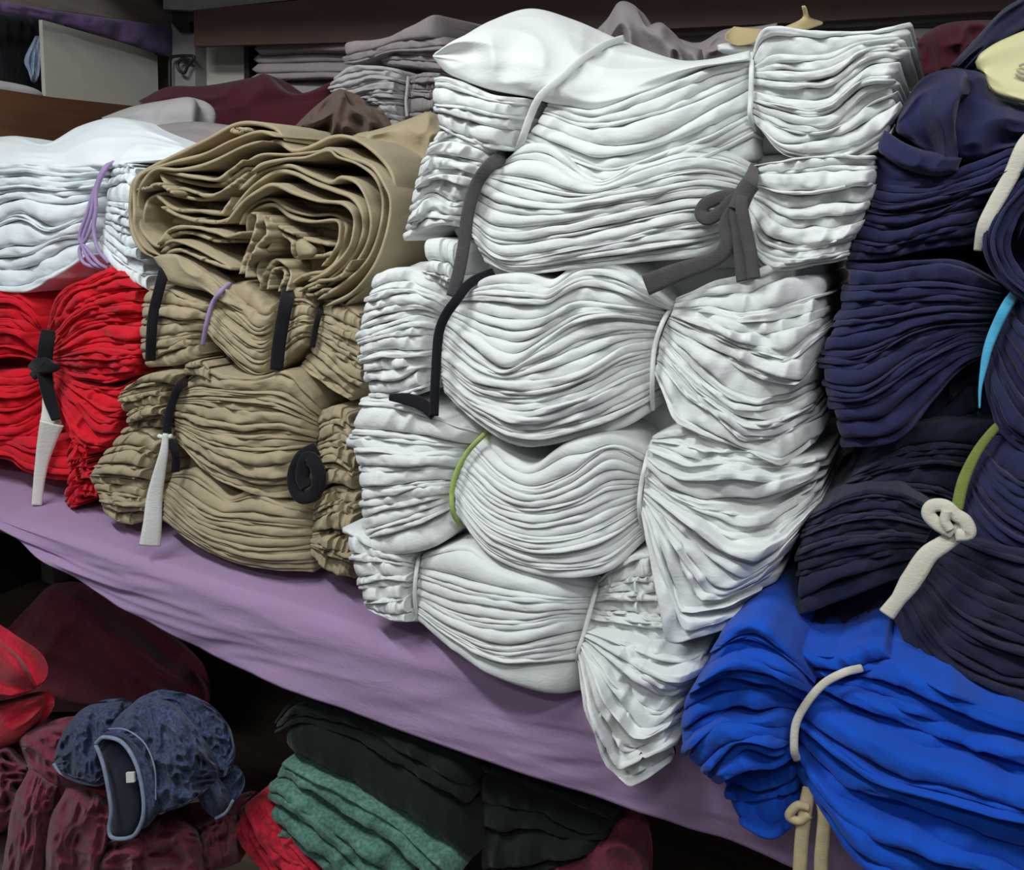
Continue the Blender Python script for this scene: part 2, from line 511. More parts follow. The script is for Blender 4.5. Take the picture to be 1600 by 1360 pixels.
M_BROWN = plain('brown_board', (.065, .032, .024), .7, .15, 8, (1, 1, 8))
M_BROWN2 = plain('brown_plank', (.10, .038, .014), .7, .2, 6, (1, 1, 10))
M_WBOARD = plain('cream_board', (.42, .41, .35), .7, .06, 5)
M_POST = plain('grey_post', (.22, .21, .21), .7, .12, 20)
M_BEAM = plain('grey_brown_beam', (.15, .12, .105), .75, .2, 10, (8, 1, 8))
M_DARK = plain('dark_wall', (.03, .022, .022), .9, .2, 4)
M_WALL = plain('brown_wall', (.05, .03, .027), .9, .2, 4)
M_FLOOR = plain('grey_floor', (.06, .055, .05), .8, .2, 6)
M_SHELF = plain('shelf_wood', (.12, .085, .06), .7, .2, 5, (1, 10, 10))
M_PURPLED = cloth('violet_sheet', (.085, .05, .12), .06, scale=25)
M_IRON = plain('black_iron', (.012, .012, .012), .5, .1, 20)
M_CARD = plain('tan_card', (.42, .33, .17), .8, .08, 14)
M_YELLOW = plain('pale_yellow_plastic', (.62, .58, .30), .45, .06, 18, bump=.3)
M_PRINT = plain('grey_print', (.40, .39, .28), .6, .05, 20)
M_LAMP = bpy.data.materials.new('lit_tube')

# ------------------------------------------------------------------ setting
def struct(o):
    o['kind'] = 'structure'; return o
struct(bevel_box('floor', M_FLOOR, (-4, -1.6, -.05), (1.8, 2.05, 0), b=0))
struct(bevel_box('wall_back', M_WALL, (-4, 2.0, 0), (1.8, 2.06, 3.0), b=0))
struct(bevel_box('wall_left', M_DARK, (-2.75, .9, 0), (-2.7, 2.0, 3.0), b=0))

# shelf unit: board, front rail, legs, lower board, rear post, cross beams
LOWZ = CAMZ-1.40
sh = thing('shelf_unit', 'wooden market shelf unit carrying all the cloth bundles, with grey posts and beams', 'shelf', (-.8, 1.4, 0))
bevel_box('shelf_board', M_SHELF, (-2.66, 1.035, SHELF_Z-.04), (1.2, 1.97, SHELF_Z-.004), sh)
bevel_box('lower_board', M_SHELF, (-2.66, .70, LOWZ-.03), (1.2, 1.97, LOWZ), sh)
for x in (-2.64, 1.12):
    for y in (1.06, 1.90):
        bevel_box('leg', M_POST, (x, y, 0), (x+.06, y+.06, SHELF_Z-.04), sh)
SX = -1.95
def quadX(px, off=(-.02, 0, 0)):
    return PX(np.array(px, float), SX), off
# rear corner post and the beams of the upper shelf
def part_slab(name, mat, px, Y=None, off=(0, .03, 0), par=sh):
    pts = PY(np.array(px, float), Y) if Y else PX(np.array(px, float), SX)
    if name in ('post', 'cream_board', 'brown_plank', 'back_panel', 'black_strip'):      # these stand on the shelf
        for q, (x_, y_) in zip(pts, px):
            if y_ > 200: q[2] = SHELF_Z+.006
    return slab(name, mat, pts, off, par)
part_slab('post', M_POST, [(267, -40), (303, -40), (303, 260), (262, 260)], 1.86, (0, .05, 0))
part_slab('side_beam', M_BEAM, [(-60, -40), (275, -12), (272, 42), (-60, -6)], None, (-.04, 0, 0))
part_slab('cross_beam', M_POST, [(255, -30), (700, -34), (700, -10), (470, -2), (300, 16), (255, 14)], 1.82, (0, .04, 0))
part_slab('bracket', M_IRON, [(268, 14), (303, 12), (303, 34), (297, 34), (297, 50), (280, 50), (268, 36)], 1.845, (0, .012, 0))
bevel_box('upper_shade_board', M_BEAM, (-2.4, 1.42, CAMZ+.52), (1.2, 1.97, CAMZ+.55), sh)  # upper shelf board out of view, added to keep lamp light off the back

wb = tag(part_slab('cream_board', M_WBOARD, [(66, 31), (238, 80), (246, 88), (246, 230), (66, 230)], None, (-.012, 0, 0), None),
         'cream white board standing at the far left end of the shelf', 'board')
tag(part_slab('brown_plank', M_BROWN2, [(-60, 131), (75, 152), (216, 167), (258, 171), (258, 300), (-60, 300)], None, (.02, 0, 0), None),
    'brown wooden plank along the left end behind the white bundle', 'plank')
def plX(px, D): return PX(px, SX+.03+np.asarray(D))
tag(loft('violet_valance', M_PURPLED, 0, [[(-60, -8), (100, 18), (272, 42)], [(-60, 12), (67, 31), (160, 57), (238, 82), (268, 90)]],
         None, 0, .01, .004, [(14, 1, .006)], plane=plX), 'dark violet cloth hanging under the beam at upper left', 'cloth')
def plX2(px, D): return PX(px, SX-.12+np.asarray(D))
tag(loft('dark_garment', M_BLACK, 0, [[(-70, 12), (0, 20), (66, 26), (100, 40)], [(-70, 70), (0, 80), (70, 90), (100, 90)], [(-70, 170), (0, 170), (100, 172)]],
         None, 0, .03, .03, [(6, 1, .012)], plane=plX2), 'black garment hanging left of the cream board', 'garment')
def plX3(px, D): return PX(px, SX-.03+np.asarray(D))
tag(loft('blue_grey_rag', M_STITCH, 0, [[(55, 56), (62, 56), (68, 58)], [(38, 92), (50, 90), (62, 84)], [(44, 112), (50, 116), (56, 105)], [(48, 126), (51, 129), (54, 122)]],
         None, 0, .015, .01, [(3, 2, .005)], nu=24, nv=24, plane=plX3), 'small blue-grey rag hanging over the black garment', 'rag')
tag(loft('pale_cushion', M_GREY, 0, [[(-60, 118), (0, 126), (36, 134), (52, 147)], [(-60, 160), (0, 160), (30, 158), (52, 152)]], None, 0, .03, .05, plane=plX3),
    'pale rolled cloth peeking over the brown plank at far left', 'cloth')

# back: brown fascia, white panel, folded grey sheet
tag(part_slab('brown_fascia', M_BROWN, [(303, 16), (470, 0), (700, -12), (1700, -60), (1700, 8), (1284, 33), (690, 62), (303, 72)], 1.80, (0, .02, 0), None),
    'dark brown board running along the back above the cloth', 'board')
tag(part_slab('back_panel', M_WBOARD, [(303, 60), (383, 58), (382, 220), (303, 220)], 1.90, (0, .012, 0), None),
    'pale grey panel between the rear post and a black strip', 'panel')
tag(part_slab('black_strip', M_IRON, [(381, 56), (389, 56), (387, 220), (380, 220)], 1.885, (0, .012, 0), None),
    'narrow black upright strip beside the pale back panel', 'strip')
gs = thing('grey_sheet_stack', 'folded grey sheets lying along the back under the brown board', 'sheets', PY(np.array((900., 160.)), 1.78))
section(gs, M_GREYD, 0, [[(388, 64), (700, 56), (1284, 30), (1600, 10)], [(388, 96), (700, 88), (1284, 50), (1600, 40)], [(388, 170), (700, 160), (1284, 120), (1600, 100)], [(388, 470), (700, 500), (1284, 560), (1600, 600)]],
        [2, 3, 3], d=-.68, bu=.0, bv=0, back=.11, jit=.03, M=80, endj=.004, roundness=.8)
split(gs, 'folded_sheet', 'grey folded sheet under the brown back board', 'sheet', 'grey sheets along the back')
wl = tag(sweep('wire_loop', M_IRON, PY(np.array([(265, 175), (265, 120), (266, 94), (275, 88), (302, 88), (300, 96), (293, 104), (288, 114), (280, 110), (278, 99), (286, 92), (300, 95)], float), 1.84),
               .004, .004, None, M=90, seg=8), 'black wire looped around the rear grey post', 'wire')

# ------------------------------------------------------------------ lilac sheet on the shelf
hem = PY(np.array([(-160, 720), (-60, 790), (0, 838), (62, 880), (169, 949), (312, 1024), (462, 1086), (625, 1149), (812, 1217), (1000, 1280), (1122, 1323), (1300, 1392), (1700, 1530)], float), .99)
nu, nv = 220, 60
X = np.linspace(-2.35, .6, nu)
hz = np.interp(X, hem[:, 0], hem[:, 2])
V = np.zeros((nv, nu, 3))
for i in range(nv):
    s = i/(nv-1)
    if s < .35:
        a = s/.35
        V[i, :, 0] = X; V[i, :, 1] = 1.75-(1.75-1.045)*a; V[i, :, 2] = SHELF_Z+.003+.002*noise(X*9, a*4+1)
    else:
        a = (s-.35)/.65
        drop = np.maximum(SHELF_Z+.003-hz, .01)
        c = np.clip(a/.22, 0, 1)
        wv = .012*fbm(X*5.5+a*1.6, a*.7+2)*a+.016*noise(X*3.1+a*.9, 3.3)*a**1.2
        rp = .0022*(1-2*np.abs(noise(X*7+a*6, a*3.0-X*2)))*min(1, a*3)+.010*np.exp(-((X+1.15+.25*a)/.05)**2)*a+.008*np.exp(-((X+.95+.45*a)/.06)**2)*a
        V[i, :, 0] = X+.004*noise(X*6, a*3)
        V[i, :, 1] = 1.045-.022*np.sin(c*np.pi/2)-.014*a-wv*.75-rp
        V[i, :, 2] = SHELF_Z+.003-drop*np.maximum(0, a-.06)/.94-.004*np.sin(c*np.pi/2)
V2 = V.copy(); V2[..., 1] += np.where(np.arange(nv)[:, None] > .35*nv, .003, 0); V2[..., 2] -= np.where(np.arange(nv)[:, None] <= .35*nv+1, .0025, 0)
n0 = nu*nv
f = [tuple(reversed(q)) for q in grid_faces(nv, nu)]+[tuple(n0+k for k in q) for q in grid_faces(nv, nu)]
f += [((nv-1)*nu+j, n0+(nv-1)*nu+j, n0+(nv-1)*nu+j+1, (nv-1)*nu+j+1) for j in range(nu-1)]
tag(mesh_obj('shelf_sheet', np.concatenate([V.reshape(-1, 3), V2.reshape(-1, 3)]), f, M_PURPLE),
    'lilac cotton sheet draped over the front edge of the shelf', 'sheet')

# ------------------------------------------------------------------ white column
def base(px, d=0.0, back=.1):
    return P(np.array(px, float), d)+np.array([0, back, 0])

# topmost
w = thing('cloth_bundle', 'topmost white bundle of the tall white column, tied with white string', 'bundle', base((930, 270)))
core(w, M_WHITE, 3, [(120, 200), (500, 260), (900, 220), (1100, 150), (1480, 140)], [(110, 400), (500, 560), (900, 540), (1150, 520), (1460, 480)])
loft('top_sheet', M_WHITE, 3, [[(78, 160, -.02), (160, 112, -.05), (250, 62, -.08), (370, 26, -.12), (500, 60, -.13), (640, 120, -.13), (800, 178, -.1), (900, 182, -.06), (1035, 155, -.02)],
     [(74, 165), (140, 125), (250, 95, -.02), (360, 90, -.05), (480, 130, -.05), (580, 180, -.06), (700, 195, -.06), (880, 190, -.03), (1035, 165, -.01)],
     [(70, 172), (150, 175), (270, 185), (370, 190), (450, 225, -.01), (560, 250, -.02), (720, 240, -.01), (890, 200), (1035, 175)],
     [(76, 182), (120, 226), (240, 272), (370, 297), (430, 315), (560, 335), (720, 285), (900, 212), (1035, 185)]], w, .012, .022, .12, [(7, 2, .008), (3, 4, .006)], nu=130, nv=60)
section(w, M_WHITE, 3, [[(62, 240), (115, 235), (230, 282), (380, 300)], [(62, 315), (150, 320), (260, 345), (365, 350)], [(85, 385), (150, 420), (240, 452), (330, 462)]], [3, 4], d=.005, tied='R')
section(w, M_WHITE, 3, [[(425, 312), (560, 335), (700, 287), (900, 208), (1035, 188)],
        [(390, 370), (560, 440), (750, 420), (900, 350), (1035, 270)], [(330, 455), (480, 520), (600, 560), (750, 510), (900, 470), (1045, 400)], [(340, 480), (480, 560), (600, 580), (750, 560), (900, 530), (1045, 480)]],
        [4, 5, 2], d=.0, tied='LR')
section(w, M_WHITE, 3, [[(1040, 180), (1070, 95), (1130, 80), (1260, 88), (1400, 92), (1530, 62)], [(1040, 230), (1130, 240), (1280, 225), (1400, 150), (1560, 140)],
        [(1040, 300), (1150, 330), (1270, 330), (1380, 250), (1500, 240)], [(1045, 370), (1150, 440), (1300, 430), (1440, 340), (1520, 275)], [(1060, 385), (1150, 470), (1300, 500), (1440, 450), (1480, 390)]],
        [5, 5, 6, 4], d=.0, tied='L', endj=.12, amp=.003, jit=.012, warp=2.7, wsc=72, crum=0.0066, csc=65)
tie('tie_string', M_WHITE, w, 3, [(650, 118, -.125), (600, 135, -.085), (560, 158, -.05), (515, 190, -.012), (460, 240, .012), (400, 292, .018), (370, 350, .01), (345, 420), (325, 475, -.03)], .0048, .003, d=.03)
tie('tie_string', M_WHITE, w, 3, [(1042, 165, -.03), (1042, 220), (1040, 300), (1038, 350), (1050, 400, -.03)], .003, .003, d=.018)

# second, charcoal strap
w = thing('cloth_bundle', 'white bundle second from the top, tied with charcoal grey straps and a bow', 'bundle', base((960, 430)))
core(w, M_WHITE, 3, [(100, 420), (500, 500), (900, 480), (1380, 480)], [(60, 760), (350, 850), (900, 820), (1330, 830)])
section(w, M_WHITE, 3, [[(80, 405), (160, 400), (230, 430), (290, 480)], [(25, 480), (80, 460), (160, 480), (260, 505)], [(10, 570), (60, 540), (130, 540), (220, 560)],
        [(-5, 650), (60, 600), (120, 630), (190, 620)], [(-30, 740), (60, 690), (130, 690), (180, 700)]], [3, 3, 3, 3], d=.0, tied='R', amp=.004, jit=.014, warp=3.1, wsc=63, crum=0.0077, csc=58)
section(w, M_WHITE, 3, [[(285, 500), (350, 440), (430, 445), (520, 520), (590, 550), (700, 490), (830, 440), (950, 450), (1045, 500)], [(215, 545), (300, 590), (450, 620), (600, 600), (760, 570), (900, 545), (1035, 570)],
        [(185, 640), (270, 690), (450, 680), (650, 640), (850, 600), (1030, 600)], [(190, 720), (280, 790), (450, 770), (620, 740), (800, 700), (1025, 660)],
        [(230, 800), (330, 835), (500, 820), (700, 800), (880, 780), (1020, 720)]], [6, 3, 6, 6], d=.005, tied='LR', bu=.045, warp=2.2, crum=0.0055)
section(w, M_WHITE, 3, [[(1050, 500), (1130, 485), (1220, 470), (1435, 480)], [(1045, 560), (1150, 580), (1270, 570), (1425, 560)], [(1040, 610), (1120, 680), (1230, 700), (1405, 660)],
        [(1030, 650), (1080, 740), (1200, 770), (1370, 720)], [(1020, 690), (1060, 800), (1160, 830), (1350, 790)]], [4, 4, 3, 4], d=.01, tied='L', amp=.004, jit=.014, warp=3.1, wsc=72, crum=0.0077, csc=65)
tie('tie_strap', M_GREYSTRAP, w, 3, [(300, 468, -.05), (250, 500), (205, 560), (178, 650), (165, 750), (150, 830), (130, 905)], .0085, .0025, d=.045)
bow = tie('tie_strap', M_GREYSTRAP, w, 3, [(1050, 505, -.06), (1037, 560), (1015, 610), (985, 650), (968, 690), (972, 740), (930, 790), (820, 830), (720, 870)], .0098, .003, d=.065, taper=[.5, .7, .9, 1, 1, .9, 1, 1.2, 1.3])
tie('tie_strap', M_GREYSTRAP, w, 3, [(1040, 580, -.01), (1000, 640), (1008, 700), (1018, 780), (1030, 855)], .0095, .003, d=.07, taper=[.5, .9, 1, 1.1, 1.3])
tie('tie_strap', M_GREYSTRAP, w, 3, [(1030, 570, -.01), (1012, 620), (1025, 700), (1042, 780), (1050, 850)], .007, .003, d=.078)
tie('tie_loop', M_GREYSTRAP, bow, 3, [(1020, 600), (960, 600), (905, 620), (888, 650), (910, 668), (950, 645), (985, 610), (1020, 600)], .0075, .003, d=.066)
tie('tie_knot', M_GREYSTRAP, bow, 3, [(1040, 560), (1020, 590), (1000, 640)], .011, .008, d=.07)

# third, black strap
w = thing('cloth_bundle', 'middle white bundle of the tall column, tied with a black strap at left', 'bundle', base((900, 690)))
core(w, M_WHITE, 4, [(150, 60), (500, 60), (900, 60), (1540, 70)], [(130, 500), (500, 660), (900, 640), (1250, 680), (1480, 640)])
section(w, M_WHITE, 4, [[(270, -10), (330, -15), (400, 5)], [(280, 60), (340, 70), (400, 90)], [(270, 110), (330, 125), (395, 170)]], [1, 3], d=.02, tied='R', bu=.01, bv=0)
section(w, M_WHITE, 4, [[(115, 105), (180, 80), (270, 95), (395, 185)], [(80, 220), (170, 190), (260, 190), (360, 220)], [(65, 300), (170, 265), (250, 245), (345, 260)],
        [(70, 350), (150, 330), (240, 340), (325, 330)], [(95, 440), (180, 430), (250, 400), (320, 390)], [(110, 490), (200, 490), (280, 470), (325, 440)]], [4, 3, 3, 4, 3], d=.0, tied='R', amp=.003, jit=.009)
section(w, M_WHITE, 4, [[(400, 160), (480, 100), (600, 90), (680, 110), (760, 60), (850, 50), (930, 80), (980, 130), (1060, 200)], [(375, 200), (500, 230), (640, 230), (760, 180), (900, 200), (1045, 220)],
        [(350, 260), (450, 340), (540, 390), (660, 310), (800, 230), (1020, 250)], [(340, 340), (450, 420), (600, 430), (760, 400), (900, 330), (1005, 310)],
        [(340, 420), (450, 510), (600, 550), (780, 500), (900, 440), (1000, 400)], [(350, 470), (480, 590), (620, 640), (780, 610), (900, 580), (995, 520)]], [5, 4, 5, 6, 6], d=.005, tied='LR', bu=.05, bv=.02, warp=2.2, crum=0.0055)
section(w, M_WHITE, 16, [[(215, 330), (420, 230), (600, 190), (820, 100, -.02), (1150, -20, -.06)], [(195, 400), (420, 420), (580, 480), (760, 470, -.01), (950, 420, -.03), (1140, 370, -.06)], [(175, 440), (380, 510), (580, 610), (700, 640), (860, 680), (1000, 560, -.03), (1130, 470, -.06)],
        [(155, 480), (420, 620), (730, 770), (880, 810), (945, 815), (1000, 730, -.03), (1080, 640, -.06)], [(135, 520), (330, 720), (540, 890), (700, 930), (880, 880, -.03), (1060, 790, -.06)], [(115, 580), (300, 790), (540, 985), (700, 1000), (850, 980, -.03), (1060, 880, -.06)],
        [(105, 640), (300, 860), (600, 1090), (740, 1110), (900, 1060, -.03), (1080, 950, -.06)], [(95, 700), (250, 890), (420, 1010), (600, 1170), (800, 1160, -.02), (1090, 1020, -.06)], [(80, 770), (200, 1060), (400, 1140), (620, 1220), (820, 1320), (950, 1250, -.03), (1100, 1130, -.06)]],
        [5, 3, 3, 3, 3, 4, 3, 2], d=.01, tied='L', bu=.045, amp=.002, jit=.017, spread=1.6, endj=.08, warp=2.2, wsc=81, crum=0.0066, csc=78, sharp=.55, M=90, lin=True)
tie('tie_strap', M_BLACK, w, 4, [(500, 92, -.05), (430, 125, -.02), (385, 180), (350, 230), (330, 290), (322, 400), (318, 480), (316, 540)], .0065, .004, d=.055)
tie('tie_strap', M_BLACK, w, 4, [(316, 540), (280, 505), (230, 488), (180, 482)], .0085, .004, d=.05, taper=[.8, 1.1, 1, .6])
tie('tie_string', M_WHITE, w, 4, [(1062, 195, -.04), (1030, 250), (1005, 330), (998, 430), (1000, 520, -.03)], .003, .003, d=.03)

# fourth, yellow-green string
w = thing('cloth_bundle', 'neatly pleated white bundle tied with yellow-green string, fanned out at right', 'bundle', base((900, 900)))
core(w, M_WHITE, 5, [(100, -40), (600, 80), (1000, 60), (1480, 150)], [(90, 430), (500, 500), (900, 520), (1100, 600), (1340, 540)])
section(w, M_WHITE, 5, [[(70, -55), (200, -45), (330, 0), (480, 55)], [(30, 70), (150, 80), (290, 90), (430, 100)], [(70, 180), (180, 175), (290, 165), (390, 170)], [(75, 260), (180, 250), (280, 230), (378, 220)],
        [(95, 380), (160, 360), (270, 325), (378, 280)], [(85, 420), (200, 440), (320, 410), (395, 340)]], [5, 4, 3, 4, 2], d=.0, tied='R', jit=.009)
section(w, M_WHITE, 5, [[(490, 55), (560, 130), (620, 155), (720, 90), (860, 60), (985, 105)], [(430, 100), (520, 190), (620, 230), (740, 190), (860, 110), (975, 150)], [(400, 170), (500, 260), (620, 300), (760, 270), (860, 220), (965, 210)],
        [(380, 230), (480, 340), (620, 390), (760, 380), (880, 330), (960, 280)], [(385, 310), (480, 430), (600, 490), (720, 510), (860, 490), (965, 400)]], [3, 4, 5, 8], d=.01, tied='LR', bu=.045, jit=.004, amp=.001, warp=0.9, crum=0.0022)
section(w, M_WHITE, 15, [[(130, 95), (220, 110), (380, 190), (600, 180), (900, 200, -.02), (1250, 160, -.06)], [(120, 170), (200, 240), (330, 290), (600, 250), (900, 290, -.02), (1240, 220, -.06)], [(112, 250), (250, 380), (440, 460), (600, 450), (800, 460, -.02), (1220, 270, -.06)], [(105, 330), (330, 480), (620, 640), (740, 650), (880, 620, -.02), (1210, 370, -.06)],
        [(100, 370), (350, 540), (640, 720), (820, 740), (940, 680, -.02), (1190, 430, -.06)], [(95, 400), (350, 650), (600, 860), (720, 910), (900, 800, -.02), (1090, 590, -.06)], [(92, 430), (270, 740), (430, 1050), (560, 1050), (700, 990, -.01), (950, 860, -.04)],
        [(90, 460), (200, 740), (320, 1110), (400, 1120), (600, 1090, -.01), (910, 940, -.03)], [(87, 490), (200, 860), (330, 1240), (380, 1240), (600, 1180, -.01), (890, 1040, -.03)], [(84, 520), (150, 900), (225, 1305), (300, 1310), (550, 1240, -.01), (880, 1085, -.03)]],
        [3, 3, 4, 3, 4, 3, 2, 2, 1], d=.02, tied='L', bu=.045, amp=.0014, jit=.018, spread=1.6, jf=5, endj=.1, warp=1.4, wsc=81, crum=0.0055, csc=78, sharp=.55, roundness=1.0, M=90, lin=True)
section(w, M_WHITE, 15, [[(150, 40), (380, 0), (720, 80), (1000, 120)], [(130, 100), (350, 200), (700, 210), (1000, 220)]], [6], d=.015, tied='L', bu=.02, amp=.004, jit=.016, endj=.15, warp=4, wsc=60, crum=.01, csc=50)
tie('tie_string', M_GREENS, w, 5, [(495, 45, -.05), (470, 62), (420, 115), (385, 180), (372, 240), (375, 300), (400, 345, -.03)], .0035, .0035, d=.034)
tie('tie_string', M_WHITE, w, 5, [(990, 95, -.03), (975, 160), (963, 220), (958, 290), (970, 370, -.03)], .003, .003, d=.03)

# fifth, lowest
w = thing('cloth_bundle', 'lowest white bundle, bulging over the lilac sheet with a drooping fanned end', 'bundle', base((800, 1060)))
core(w, M_WHITE, 5, [(100, 420), (500, 420), (900, 440), (1090, 560)], [(120, 590), (400, 640), (800, 700), (1080, 740)])
section(w, M_WHITE, 5, [[(25, 350), (90, 380), (180, 430), (268, 430)], [(45, 440), (150, 450), (262, 470)], [(70, 530), (150, 520), (258, 520)], [(90, 590), (170, 590), (258, 570)], [(110, 605), (190, 642), (265, 648)]], [3, 3, 3, 2], d=-.01, tied='R')
section(w, M_WHITE, 5, [[(280, 435), (340, 418), (420, 412), (520, 470), (660, 500), (825, 525)], [(268, 480), (400, 520), (560, 550), (700, 570), (812, 570)], [(262, 560), (400, 620), (560, 640), (700, 620), (800, 620)],
        [(262, 600), (380, 680), (520, 730), (650, 710), (785, 680)], [(268, 648), (370, 735), (500, 825), (620, 872), (700, 885), (775, 870)]], [2, 4, 4, 5], d=.0, tied='LR', bu=.045, bv=.02, jit=.004, amp=.001, warp=0.9, crum=0.0022)
section(w, M_WHITE, 5, [[(830, 515), (880, 475), (940, 440), (1010, 430)], [(820, 560), (900, 550), (1030, 560)], [(805, 610), (900, 620), (1060, 640)], [(790, 665), (900, 690), (1040, 720), (1200, 690)]], [4, 4, 4], d=.0, tied='L', bu=.02, amp=.005, jit=.014, endj=.1, warp=2.2, wsc=63, crum=0.0066, csc=52)
section(w, M_WHITE, 5, [[(790, 670), (900, 700), (1030, 740), (1110, 740, -.02), (1200, 700, -.05)], [(785, 690), (900, 760), (1030, 830), (1090, 835), (1180, 800, -.04)], [(780, 705), (870, 830), (990, 930), (1030, 930), (1110, 870, -.03)],
        [(775, 720), (850, 890), (940, 1000), (980, 1005), (1098, 940, -.03)], [(770, 735), (830, 930), (900, 1040), (930, 1045), (1000, 1020), (1097, 985, -.02)], [(766, 750), (800, 930), (865, 1075), (890, 1115), (1000, 1060), (1095, 1020, -.02)],
        [(763, 765), (785, 930), (850, 1090), (925, 1165), (1000, 1130), (1094, 1060, -.02)]], [4, 4, 4, 3, 3, 2], d=.015, tied='L', bu=.05, amp=.0014, jit=.018, spread=1.6, jf=5, endj=.08, warp=1.4, wsc=72, crum=0.0055, csc=65, sharp=.55, roundness=1.0, M=90, lin=True)
tie('tie_string', M_WHITE, w, 5, [(275, 420, -.03), (262, 480), (256, 560), (264, 640, -.02)], .003, .003, d=.014)
tie('tie_string', M_WHITE, w, 5, [(835, 505, -.03), (812, 580), (785, 680), (766, 740), (760, 790, -.03)], .003, .003, d=.02)

# ------------------------------------------------------------------ khaki column
D = -.08
b = thing('cloth_bundle', 'rolled khaki bundle on top of the khaki column, its folded ends facing out', 'bundle', base((430, 500), D))
sheets(b, M_BEIGE, 14, [
    [(830, 130), (780, 70), (680, 40), (570, 50), (420, 130), (200, 240), (70, 320), (40, 420), (45, 580), (90, 680), (160, 725)],
    [(790, 110), (700, 85), (560, 130), (420, 200), (250, 245), (120, 290), (65, 350), (60, 480), (65, 590), (120, 680), (200, 720)],
    [(640, 75), (570, 65), (560, 85), (650, 80)],
    [(720, 130), (620, 160), (500, 220), (400, 260), (280, 280), (180, 275), (120, 320), (85, 400), (90, 560), (140, 640), (190, 670), (260, 640), (380, 680), (560, 780)],
    [(620, 230), (540, 290), (470, 330), (330, 310), (200, 290), (230, 360), (260, 380)],
    [(640, 265), (560, 320), (470, 360), (360, 345), (220, 310)],
    [(650, 290), (590, 330), (490, 400), (420, 410), (330, 380), (290, 375)],
    [(270, 410), (190, 355), (130, 370), (70, 385)],
    [(620, 350), (560, 380), (500, 410), (400, 430), (280, 410), (210, 400), (130, 440), (110, 560), (150, 620)],
    [(560, 420), (530, 470), (500, 500), (400, 490), (270, 480), (170, 410)],
    [(600, 500), (500, 545), (400, 540), (300, 520), (200, 470)],
    [(610, 600), (540, 620), (480, 600), (380, 575), (270, 575), (215, 610), (180, 660)],
    [(580, 640), (480, 640), (350, 600), (270, 605), (210, 640)],
    [(570, 770), (450, 720), (330, 650), (250, 660), (200, 700)],
    [(560, 785), (430, 745), (300, 690), (220, 710)]], 5.2, d=D+.03, back=.33, jit=.03, warp=0.5)
sheets(b, M_BEIGE, 14, [
    [(730, 150), (790, 135), (870, 180), (960, 160), (1080, 110), (1180, 120), (1290, 190), (1370, 290), (1395, 400), (1390, 560), (1330, 740), (1240, 880), (1140, 970)],
    [(640, 235), (720, 200), (850, 200), (1000, 185), (1060, 170), (1150, 215), (1270, 260), (1340, 360), (1370, 450), (1350, 600), (1290, 760), (1180, 900), (1040, 975)],
    [(660, 290), (720, 250), (840, 225), (940, 215), (1050, 180), (1100, 215), (1200, 250), (1290, 320), (1330, 440), (1310, 600), (1250, 740), (1140, 850), (1000, 940)],
    [(600, 380), (680, 310), (760, 275), (860, 260), (950, 300), (1060, 345), (1120, 320), (1200, 350), (1250, 440), (1270, 560), (1240, 680), (1160, 790), (1040, 880)],
    [(560, 490), (630, 400), (700, 340), (790, 290), (880, 300), (980, 350), (1080, 385), (1170, 420), (1220, 490), (1230, 590), (1190, 700), (1100, 800), (980, 890)],
    [(530, 550), (610, 450), (690, 390), (770, 355), (880, 400), (1000, 440), (1120, 450), (1180, 510), (1180, 600), (1150, 690), (1060, 790), (950, 850)],
    [(600, 560), (640, 480), (700, 440), (770, 430), (850, 480), (960, 510), (1080, 510), (1140, 560), (1130, 640), (1080, 760), (980, 820), (900, 830)],
    [(640, 620), (640, 520), (700, 470), (780, 460), (860, 520), (960, 545), (1090, 540), (1110, 600), (1090, 680), (1020, 770)],
    [(660, 500), (690, 520), (660, 640), (620, 740), (600, 810)],
    [(720, 510), (740, 600), (680, 680), (640, 770), (630, 830)],
    [(750, 520), (780, 620), (720, 720), (690, 800), (720, 880)],
    [(700, 900), (730, 800), (790, 740), (860, 800), (840, 900)],
    [(740, 890), (770, 790), (830, 800), (800, 900)],
    [(780, 560), (860, 600), (960, 640), (1060, 660)],
    [(790, 600), (860, 640), (880, 720), (1000, 720), (1080, 700)],
    [(860, 860), (950, 810), (1060, 800), (1130, 740)],
    [(900, 900), (1000, 850), (1100, 830), (1180, 740)],
    [(1000, 870), (940, 900), (960, 920), (1040, 890)]], 5.2, d=D+.035, back=.33, jit=.03, warp=0.5)
section(b, M_BEIGE, 14, [[(100, 440), (300, 420), (560, 470)], [(120, 560), (300, 600), (560, 640)], [(160, 700), (300, 690), (560, 770)]], [3, 3], d=D-.05, bu=0, bv=0, jit=.014, amp=.004, name='inner_fold', back=.2)
section(b, M_BEIGE, 14, [[(620, 420), (800, 420), (1180, 480)], [(640, 640), (800, 640), (1180, 640)], [(640, 880), (800, 900), (1160, 860)]], [4, 4], d=D-.05, bu=0, bv=0, jit=.014, amp=.004, name='inner_fold', back=.2)
loft('inner_fold', M_BEIGE, 14, [[(870, 650), (920, 625), (1000, 680)], [(880, 690), (930, 690), (1000, 700)], [(905, 735), (950, 735), (990, 715)]], b, D+.0, .03, .03, nu=24, nv=20)
loft('loose_flap', M_BEIGE, 14, [[(160, 725), (270, 705), (420, 790), (530, 880), (640, 960)], [(200, 790), (300, 800), (420, 860), (520, 930), (640, 1000)], [(230, 850), (330, 880), (430, 900), (520, 960), (640, 1030)]], b, D+.03, .012, .05, [(4, 2, .006)], nu=60, nv=30)
b = thing('cloth_bundle', 'second khaki bundle, tied with lilac string and black straps', 'bundle', base((390, 600), D))
core(b, M_BEIGE, 2, [(600, 120), (1000, 140), (1420, 240)], [(600, 500), (1000, 560), (1420, 620)], D)
